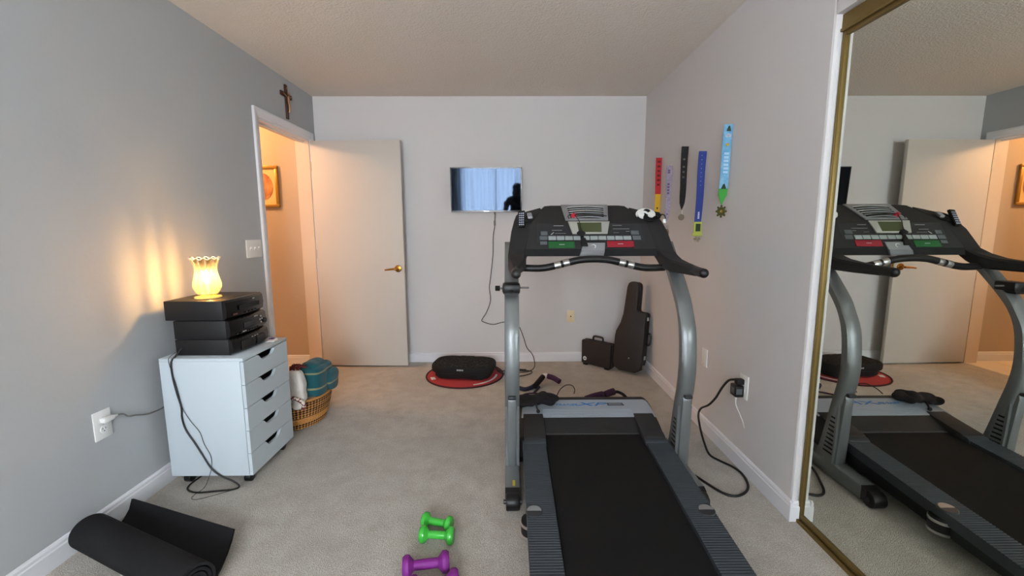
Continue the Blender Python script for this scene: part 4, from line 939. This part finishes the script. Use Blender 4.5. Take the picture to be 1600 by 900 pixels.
def vout(k, sc): 
    pts = []
    for i in range(48):
        a = 2*PI*i/48; c, s = math.cos(a), math.sin(a); e = 2/3.6
        x = .272*abs(c)**e*(1 if c >= 0 else -1); y = .172*abs(s)**e*(1 if s >= 0 else -1)
        y *= 1-.13*math.cos(min(1, abs(x)/.16)*PI/2)**2
        pts.append((x*sc, y*sc))
    return pts
secs = [[(x, y, z) for x, y in vout(0, s_)] for z, s_ in ((.055, .93), (.060, .985), (.072, 1.0), (.098, 1.0), (.112, .985), (.120, .95))]
MB().loft(secs).build('top_shell', m_blackm, vp)
m_vtop = mat('rubber footpad', rgb(20, 21, 22), .9, bump=(55, 1, .008), var=(48, rgb(52, 53, 55), .52, .58), spec=.2)
MB().loft([[(x, y, z) for x, y in vout(0, s_)] for z, s_ in ((.118, .93), (.1225, .92), (.123, .90))]).build('footpad', m_vtop, vp)
secs = [[(x*.90, y*.90, z) for x, y in vout(0, s_)] for z, s_ in ((.012, .97), (.018, 1.0), (.058, 1.0))]
MB().loft(secs).build('base', m_blackm, vp)
for x in (-.17, .17):
    for y in (-.09, .09): MB().cyl((x, y, 0), (x, y, .014), .022, None, 16).build('foot', m_black, vp)
MB().box(-.060, .060, -.006, .006, -.002, .002, .001, 1, Matrix.Translation((.0, .165*.92, .122))).build('display', m_badge, vp)
mb = MB()
for k in range(3): mb.box(-.030+k*.022, -.012+k*.022, -.1535, -.150, .083, .095, .0005, 1)
mb.build('logo', m_print, vp, False)
vcable = thing('platform_cable', 'black cable trailing from the vibration plate past the upright', 'cable', (0, 3.72, .005))
MB().tube([(-.125, 3.74, .05), (-.09, 3.75, .012), (0, 3.77, .006), (.10, 3.78, .006), (.18, 3.76, .006), (.20, 3.72, .006), (.16, 3.66, .006), (.06, 3.61, .006), (-.02, 3.63, .006), (-.09, 3.68, .02), (-.128, 3.70, .045)], .004, 7, 5).tube([(-.125, 3.72, .05), (-.07, 3.69, .012), (.03, 3.70, .006), (.08, 3.735, .006)], .004, 7, 5).build('wire', m_cable, vcable)
MB().cyl((.09, 3.772, .011), (.15, 3.765, .011), .010, .007, 10).build('plug', m_cable, vcable)

# ================================================================== dumbbells
m_dg = mat('green vinyl', rgb(62, 176, 62), .25, coat=.3); m_dp = mat('purple neoprene', rgb(122, 34, 128), .6)
def dumbbell(label, loc, rotz, ln, rh, rb, m, hl, grp, lobes=0):
    r = thing('dumbbell', label, 'dumbbell', loc, rotz, grp, False)
    h = ln/2; zc = rh
    def head(s):
        f_ = (lambda a, i: (1-.05*(abs(math.cos(3*a))**3), 0)) if lobes else None
        prof = [(rb*1.05, h-hl*1.25), (rh*.82, h-hl*.85), (rh*.97, h-hl*.72), (rh, h-hl*.5), (rh*.97, h-hl*.25), (rh*.80, h-.001), (.3*rh, h)]
        return MB().lathe(prof, (0, 0, 0), 36, f_, True, Matrix.Translation((0, 0, zc)) @ Matrix.Rotation(s*PI/2, 4, 'Y'))
    for s in (-1, 1): head(s).build('head', m, r)
    MB().tube([(-h+hl*.7, 0, zc), (-h*.35, 0, zc), (0, 0, zc), (h*.35, 0, zc), (h-hl*.7, 0, zc)], rb, 20, 4, True, lambda u: 1.0+.10*math.cos((u-.5)*PI)).build('grip', m, r)
    return r
dumbbell('glossy green dumbbell, farther of the green pair', (-.312, 1.702, 0), math.atan2(-.031, .11), .134, .033, .0145, m_dg, .028, 'green dumbbells on the carpet')
dumbbell('glossy green dumbbell, nearer of the green pair', (-.300, 1.622, 0), math.atan2(-.011, .117), .142, .035, .0145, m_dg, .03, 'green dumbbells on the carpet')
dumbbell('purple dumbbell lying whole at the bottom edge', (-.314, 1.462, 0), math.atan2(.022, .138), .172, .039, .0165, m_dp, .034, 'purple dumbbells on the carpet', 1)
dumbbell('purple dumbbell mostly cut off by the bottom edge', (-.268, 1.372, 0), math.atan2(.03, .138), .172, .039, .0165, m_dp, .034, 'purple dumbbells on the carpet', 1)

# ================================================================== half unrolled exercise mat
ym_ = thing('exercise_mat', 'black foam exercise mat half unrolled by the left wall', 'exercise mat', (-1.38, 1.45, 0))
ax = Vector((.917, -.40, 0)).normalized(); nn = Vector((.40, .917, 0)).normalized(); A0 = Vector((-1.686, 1.600, 0)); LEN = .665; TH = .011
prof = []                                       # (n, z) spiral from the core outwards, then along the floor and up at the free edge
turns = 3.2; R0, R1 = .022, .070
for i in range(120):
    u = i/119; a = -PI/2 - 2*PI*turns*(1-u)*1 ; r_ = R0 + (R1-R0)*u
    prof.append((-r_*math.cos(a)*1.0, R1 + TH + r_*math.sin(a)))
prof = [(p[0], p[1]) for p in prof]
def flap(s):                                    # free part; longer at the room side
    e = .183 + .055*s; cz = .082 + .012*(1-s)
    return [(.03, TH*.9), (.07, TH*.9), (e*.55, .018), (e*.75, .034), (e*.90, .056), (e, cz)]
secs = []
for k in range(13):
    s = k/12; pr = prof + flap(s); P = [A0 + ax*(LEN*s - ((.095+.045*s)*max(0, p[0]-.03)/.2 if i_ >= 120 else 0)) + nn*p[0] + Vector((0, 0, p[1]-TH*.5)) for i_, p in enumerate(pr)]
    secs.append(P)
# thick sheet: offset along the profile normal
t = bmesh.new(); top = []; bot = []
for P in secs:
    a_, b_ = [], []
    for i, p in enumerate(P):
        d = (P[min(i+1, len(P)-1)]-P[max(i-1, 0)]).normalized(); nv = d.cross(ax).normalized()
        a_.append(t.verts.new(p+nv*TH*.45)); b_.append(t.verts.new(p-nv*TH*.45))
    top.append(a_); bot.append(b_)
K = len(top[0])
for k in range(12):
    for i in range(K-1):
        t.faces.new((top[k][i], top[k][i+1], top[k+1][i+1], top[k+1][i])); t.faces.new((bot[k][i], bot[k+1][i], bot[k+1][i+1], bot[k][i+1]))
for i in range(K-1):
    t.faces.new((top[0][i], bot[0][i], bot[0][i+1], top[0][i+1])); t.faces.new((top[12][i], top[12][i+1], bot[12][i+1], bot[12][i]))
for k in range(12):
    t.faces.new((top[k][0], top[k+1][0], bot[k+1][0], bot[k][0])); t.faces.new((top[k][K-1], bot[k][K-1], bot[k+1][K-1], top[k+1][K-1]))
bmesh.ops.recalc_face_normals(t, faces=t.faces[:])
mb = MB(); mb.join(t); mb.build('sheet', m_rubber, ym_)

# ================================================================== treadmill power cord, adapter, white cable
pc = thing('treadmill_cable', 'thick black treadmill power cord curving over the carpet to the right wall outlet', 'cord', (1.1, 2.1, .006))
MB().tube([(.78, 2.43, .012), (.87, 2.41, .010), (.918, 2.33, .008), (.928, 2.22, .007), (.940, 2.13, .007), (.979, 2.028, .007), (1.025, 1.936, .007), (1.076, 1.908, .007), (1.14, 1.938, .007), (1.185, 2.0, .007), (1.205, 2.09, .008), (1.190, 2.155, .010), (1.150, 2.212, .012), (1.115, 2.27, .02), (1.125, 2.37, .05), (1.145, 2.47, .09), (1.155, 2.52, .14), (1.160, 2.50, .19), (1.165, 2.42, .245), (1.168, 2.345, .32), (1.172, 2.29, .40), (1.178, 2.235, .462), (1.190, 2.19, .482)], .0062, 8, 5).build('wire', m_cable, pc)
MB().box(1.185, XR-.009, 2.163, 2.197, .462, .490, .004).build('plug', m_black, pc)
ad = thing('power_adapter', 'black cube power adapter plugged into the right wall outlet', 'adapter', (XR-.009, 2.19, .39))
MB().box(XR-.054, XR-.009, 2.163, 2.223, .393, .455, .006).build('body', m_black, ad)
MB().box(XR-.0545, XR-.053, 2.18, 2.21, .41, .44).box(XR-.05, XR-.02, 2.1622, 2.1632, .41, .44).build('label_print', m_keydk, ad, False)
MB().cyl((XR-.030, 2.20, .393), (XR-.030, 2.20, .372), .007, .005, 10).tube([(XR-.030, 2.20, .376), (XR-.030, 2.195, .34), (XR-.020, 2.17, .30), (XR-.010, 2.15, .26), (XR-.006, 2.145, .235)], .0025, 6, 4).build('white_lead', m_whitecable, ad)

# ================================================================== clamp on the left upright
cl = thing('phone_clamp', 'black screw clamp fixed to the left treadmill upright', 'clamp', (.012, 2.15, .955))
MB().box(-.034, .054, 2.100, 2.200, .955, 1.004, .012).prism([(-.030, .96), (-.020, .945), (.040, .945), (.050, .96)], 'y', 2.102, 2.15).build('jaw', m_black, cl)
MB().cyl((.010, 2.10, .968), (.010, 2.108, .968), .011, None, 16).build('bolt', m_blackm, cl)
MB().cyl((-.052, 2.13, .981), (-.028, 2.13, .981), .0055, None, 10).cyl((.05, 2.15, .981), (.098, 2.15, .981), .0045, None, 10).build('rod', mat('dull steel', rgb(120, 120, 122), .5, metal=.6), cl)
MB().cyl((-.070, 2.13, .981), (-.046, 2.13, .981), .013, None, 14, .002).build('knob', m_blackm, cl)

# ================================================================== things in the console cup holders
rc = thing('remote_control', 'black remote control with pale buttons standing in the left cup holder', 'remote', (.075, 2.462, 1.322), 0)
Fr = frame((.070, 2.432, 1.318), (1, -.12, .05), (0, .45, .80))
MB().box(-.020, .020, -.046, .055, 0, .016, .005, 2, Fr).build('body', m_black, rc)
m_btn = mat('remote buttons', rgb(176, 184, 204), .5)
for i in range(3):
    for j in range(6): MB().box(-.013+i*.010, -.006+i*.010, -.038+j*.014, -.031+j*.014, .0155, .0178, .001, 1, Fr).build('button', m_btn, rc)
r2_ = thing('grey_clip_case', 'small grey plastic case lying beside the remote in the cup holder', 'case', (.115, 2.462, 1.330), 0)
MB().box(-.013, .013, -.022, .026, .0, .014, .004, 2, frame((.116, 2.466, 1.338), (1, .1, .05), (0, .8, .5))).build('shell', mat('pale grey plastic', rgb(148, 150, 154), .5), r2_)
hp = thing('headphones', 'white and black wired headphones piled in the right cup holder', 'headphones', (.80, 2.47, 1.33))
Fh = frame((.763, 2.462, 1.342), (1, 0, 0), (0, .6, .8))
MB().tube([Fh @ Vector((.047*math.cos(a), .034*math.sin(a), .012)) for a in [-.2+k*.28 for k in range(14)]], .0085, 8, 3).build('headband', m_whitecable, hp)
MB().tube([Fh @ Vector((.026*math.cos(a)-.016, .022*math.sin(a)-.010, .022)) for a in [.3+k*.3 for k in range(15)]], .0058, 8, 3).build('inner_band', m_whitecable, hp)
for a, b in ((-.030, -.006), (.026, -.008)):
    MB().lathe([(.012, 0), (.018, .003), (.018, .012), (.010, .016), (.001, .016)], (0, 0, 0), 18, mtx=Fh @ Matrix.Translation((a, b, .014))).build('ear_pad', m_whitecable, hp)
MB().lathe([(.020, 0), (.022, .004), (.020, .010), (.001, .012)], (0, 0, 0), 18, mtx=Fh @ Matrix.Translation((.008, .014, .010))).build('ear_cup', m_blackm, hp)
pts = []
for k in range(40):
    a = k*.75; pts.append((.828+.030*math.cos(a)*(1-.01*k), 2.475+.020*math.sin(a*1.1), 1.343+.018*math.sin(a*.63)+.006*math.sin(k)))
MB().tube(pts, .0042, 6, 4).build('cable', m_cable, hp)
MB().tube([(.85, 2.46, 1.35), (.868, 2.45, 1.345), (.872, 2.445, 1.325), (.862, 2.44, 1.31)], .003, 6, 4).build('cable_loop', m_cable, hp)
MB().box(.853, .870, 2.425, 2.437, 1.300, 1.325, .004).build('inline_remote', m_whitecable, hp)

# ================================================================== resistance bands on and behind the hood
m_mesh = mat('black mesh cloth', rgb(24, 21, 26), .9, bump=(160, .8, .006)); m_purp = mat('dark purple foam', rgb(62, 34, 66), .8); m_navy = mat('navy strap', rgb(36, 36, 58), .8)
bb = thing('mesh_bag', 'crumpled black mesh bag lying on the treadmill hood by the left upright', 'bag', (.16, 2.45, .27))
def lump(c, size, seed): return blob(c, size, 2.2, .010, seed, 44)
mb = lump((.165, 2.425, .288), (.112, .066, .022), 31); mb.build('body', m_mesh, bb)
lump((.095, 2.41, .276), (.055, .055, .018), 37).build('fold', m_mesh, bb)
mb = lump((.225, 2.415, .286), (.060, .052, .020), 33); mb.build('fold', m_mesh, bb)
MB().tube([(.15, 2.37, .280), (.155, 2.345, .262), (.160, 2.335, .252)], .005, 8, 3).sphere((.160, 2.330, .252), .011).build('drawstring', m_cable, bb)
hb = thing('resistance_band', 'dark resistance band with padded handle on the carpet behind the hood', 'exercise band', (.25, 3.35, 0))
MB().tube([(.05, 3.34, .018), (.11, 3.28, .018), (.17, 3.31, .02), (.225, 3.38, .03), (.275, 3.46, .055)], .017, 8, 4).build('strap', m_navy, hb)
MB().tube([(.20, 3.31, .03), (.245, 3.40, .045), (.275, 3.46, .055)], .022, 8, 4).build('sleeve', m_mesh, hb)
MB().tube([(.282, 3.475, .058), (.30, 3.47, .062), (.318, 3.455, .058)], .020, 10, 3).build('joint', m_whitecable, hb)
MB().tube([(.315, 3.46, .060), (.36, 3.43, .055), (.405, 3.385, .040)], .022, 10, 3).build('padded_handle', m_purp, hb)
MB().tube([(.19, 3.22, .014), (.21, 3.26, .016), (.235, 3.30, .03)], .010, 6, 3).build('loop', m_navy, hb)
MB().tube([(.06, 3.15, .008), (.15, 3.22, .008), (.25, 3.20, .008), (.35, 3.14, .008), (.45, 3.06, .008), (.52, 3.03, .008), (.58, 3.06, .02)], .006, 6, 4).build('rubber_tube', m_purp, hb)
tb = thing('cable_hoop', 'thin black wire hoop standing behind the hood panel', 'wire', (.38, 2.60, .20))
MB().tube([(.285, 2.50, .275), (.305, 2.53, .300), (.345, 2.56, .318), (.385, 2.57, .312), (.402, 2.57, .285), (.395, 2.56, .262)], .003, 6, 5).build('wire', m_cable, tb)
for nm, lab, pts in (('foam_grip', 'dark purple foam grip behind the hood, left of two', [(.565, 3.06, .022), (.625, 3.08, .034), (.695, 3.10, .042)]), ('foam_grip', 'dark purple foam grip behind the hood, right of two', [(.715, 3.12, .032), (.755, 3.135, .042), (.790, 3.15, .046)])):
    r = thing(nm, lab, 'grip', (pts[1][0], pts[1][1], 0), 0, 'foam grips behind the hood')
    MB().tube(pts, .026, 12, 4).build('foam', m_purp, r)
    e = pts[0] if 'left' in lab else pts[-1]
    if 'left' in lab: MB().tube([(.57, 3.06, .02), (.53, 3.04, .014), (.48, 3.01, .010)], .010, 8, 3).build('cord_end', m_mesh, r)
    else: MB().tube([(.79, 3.15, .04), (.82, 3.15, .042), (.855, 3.13, .03), (.875, 3.10, .012)], .012, 8, 3).build('cord_end', m_mesh, r)

# ================================================================== the photographer, seen only in the television's reflection
m_cloth = mat('dark clothing', rgb(26, 26, 32), .9); m_skin = mat('skin', rgb(196, 146, 118), .5); m_hair = mat('dark hair', rgb(24, 18, 16), .6)
pe = thing('person', 'person in dark clothes holding up a phone, reflected in the television', 'person', (.16, -.46, 0), 0, None, False)
me = bpy.data.meshes.new('body'); V = []; E_ = []; RAD = []
def jv(p, r, frm=None):
    V.append(p); RAD.append(r)
    if frm is not None: E_.append((frm, len(V)-1))
    return len(V)-1
pel = jv((0, 0, .90), (.155, .115)); w1 = jv((0, .0, 1.02), (.135, .10), pel); ch = jv((0, .0, 1.20), (.155, .115), w1); nk0 = jv((0, -.005, 1.345), (.085, .07), ch)
nk = jv((0, .0, 1.40), (.052, .052), nk0); hd0 = jv((0, .015, 1.455), (.062, .075), nk); hd1 = jv((0, .015, 1.52), (.074, .092), hd0); hd2 = jv((0, .008, 1.585), (.055, .07), hd1)
for sgn in (-1, 1):
    sh = jv((sgn*.165, 0, 1.325), (.06, .06), nk0); el = jv((sgn*.235, .13, 1.09), (.043, .043), sh); wr = jv((sgn*.10-.16*.8, .385, 1.235), (.027, .024), el); pm = jv((sgn*.085-.16*.92, .405, 1.262), (.032, .018), wr)
    for k in range(4):
        a = jv((sgn*.082-.16, .415, 1.245+k*.019), (.0085, .0085), pm); b = jv((sgn*.070-.16, .436, 1.243+k*.020), (.008, .008), a); jv((sgn*.056-.16, .438, 1.243+k*.020), (.007, .007), b)
    t1 = jv((sgn*.078-.16, .396, 1.285), (.010, .010), pm); jv((sgn*.058-.16, .395, 1.30), (.009, .009), t1)
    hp_ = jv((sgn*.095, 0, .84), (.095, .095), pel); kn = jv((sgn*.10, .015, .47), (.058, .06), hp_); an = jv((sgn*.10, -.01, .09), (.038, .04), kn); he = jv((sgn*.105, .01, .042), (.042, .04), an); to = jv((sgn*.115, .13, .032), (.042, .028), he)
me.from_pydata(V, E_, []); bo = bpy.data.objects.new('body_tmp', me); C.objects.link(bo)
sk_ = bo.modifiers.new('skin', 'SKIN'); sk_.use_smooth_shade = True; sb = bo.modifiers.new('sub', 'SUBSURF'); sb.levels = 2; sb.render_levels = 2
for i, r_ in enumerate(RAD): me.skin_vertices[0].data[i].radius = r_
me.skin_vertices[0].data[0].use_root = True
dg = bpy.context.evaluated_depsgraph_get(); ev = bpy.data.meshes.new_from_object(bo.evaluated_get(dg)); ev.name = 'body'
bpy.data.objects.remove(bo); bpy.data.meshes.remove(me)
ev.materials.clear(); ev.materials.append(m_cloth); ev.materials.append(m_skin)
for p_ in ev.polygons:
    p_.use_smooth = True
    c_ = p_.center; p_.material_index = 1 if (c_.z > 1.385 or c_.y > .36) else 0
o = bpy.data.objects.new('body', ev); C.objects.link(o); o.parent = pe
MB().sphere((0, -.012, 1.535), .1, (.93, 1.06, .95), 24).sphere((0, -.065, 1.44), .085, (1.15, .7, 1.25), 20).build('hair', m_hair, pe)
MB().prism([(-.012, 1.475), (.012, 1.475), (.006, 1.515), (-.006, 1.515)], 'y', .09, .122, .004).build('nose', m_skin, pe)
for sgn in (-1, 1): MB().sphere((sgn*.031, .096, 1.525), .011, n=10).build('eye', m_plate, pe)
MB().box(-.024, .024, .082, .096, 1.445, 1.457, .004).build('mouth', mat('lips', rgb(150, 84, 80), .5), pe)
for sgn in (-1, 1): MB().sphere((sgn*.078, .005, 1.515), .022, (.4, .8, 1.3), 10).build('ear', m_skin, pe)
ph = thing('phone', 'dark phone held up by the reflected person', 'phone', (0, -.04, 1.245))
MB().box(-.055, .055, -.046, -.036, 1.236, 1.316, .003).build('body', m_black, ph)
MB().box(-.050, .050, -.0475, -.0455, 1.241, 1.311, 0).build('screen', m_screen, ph, False)
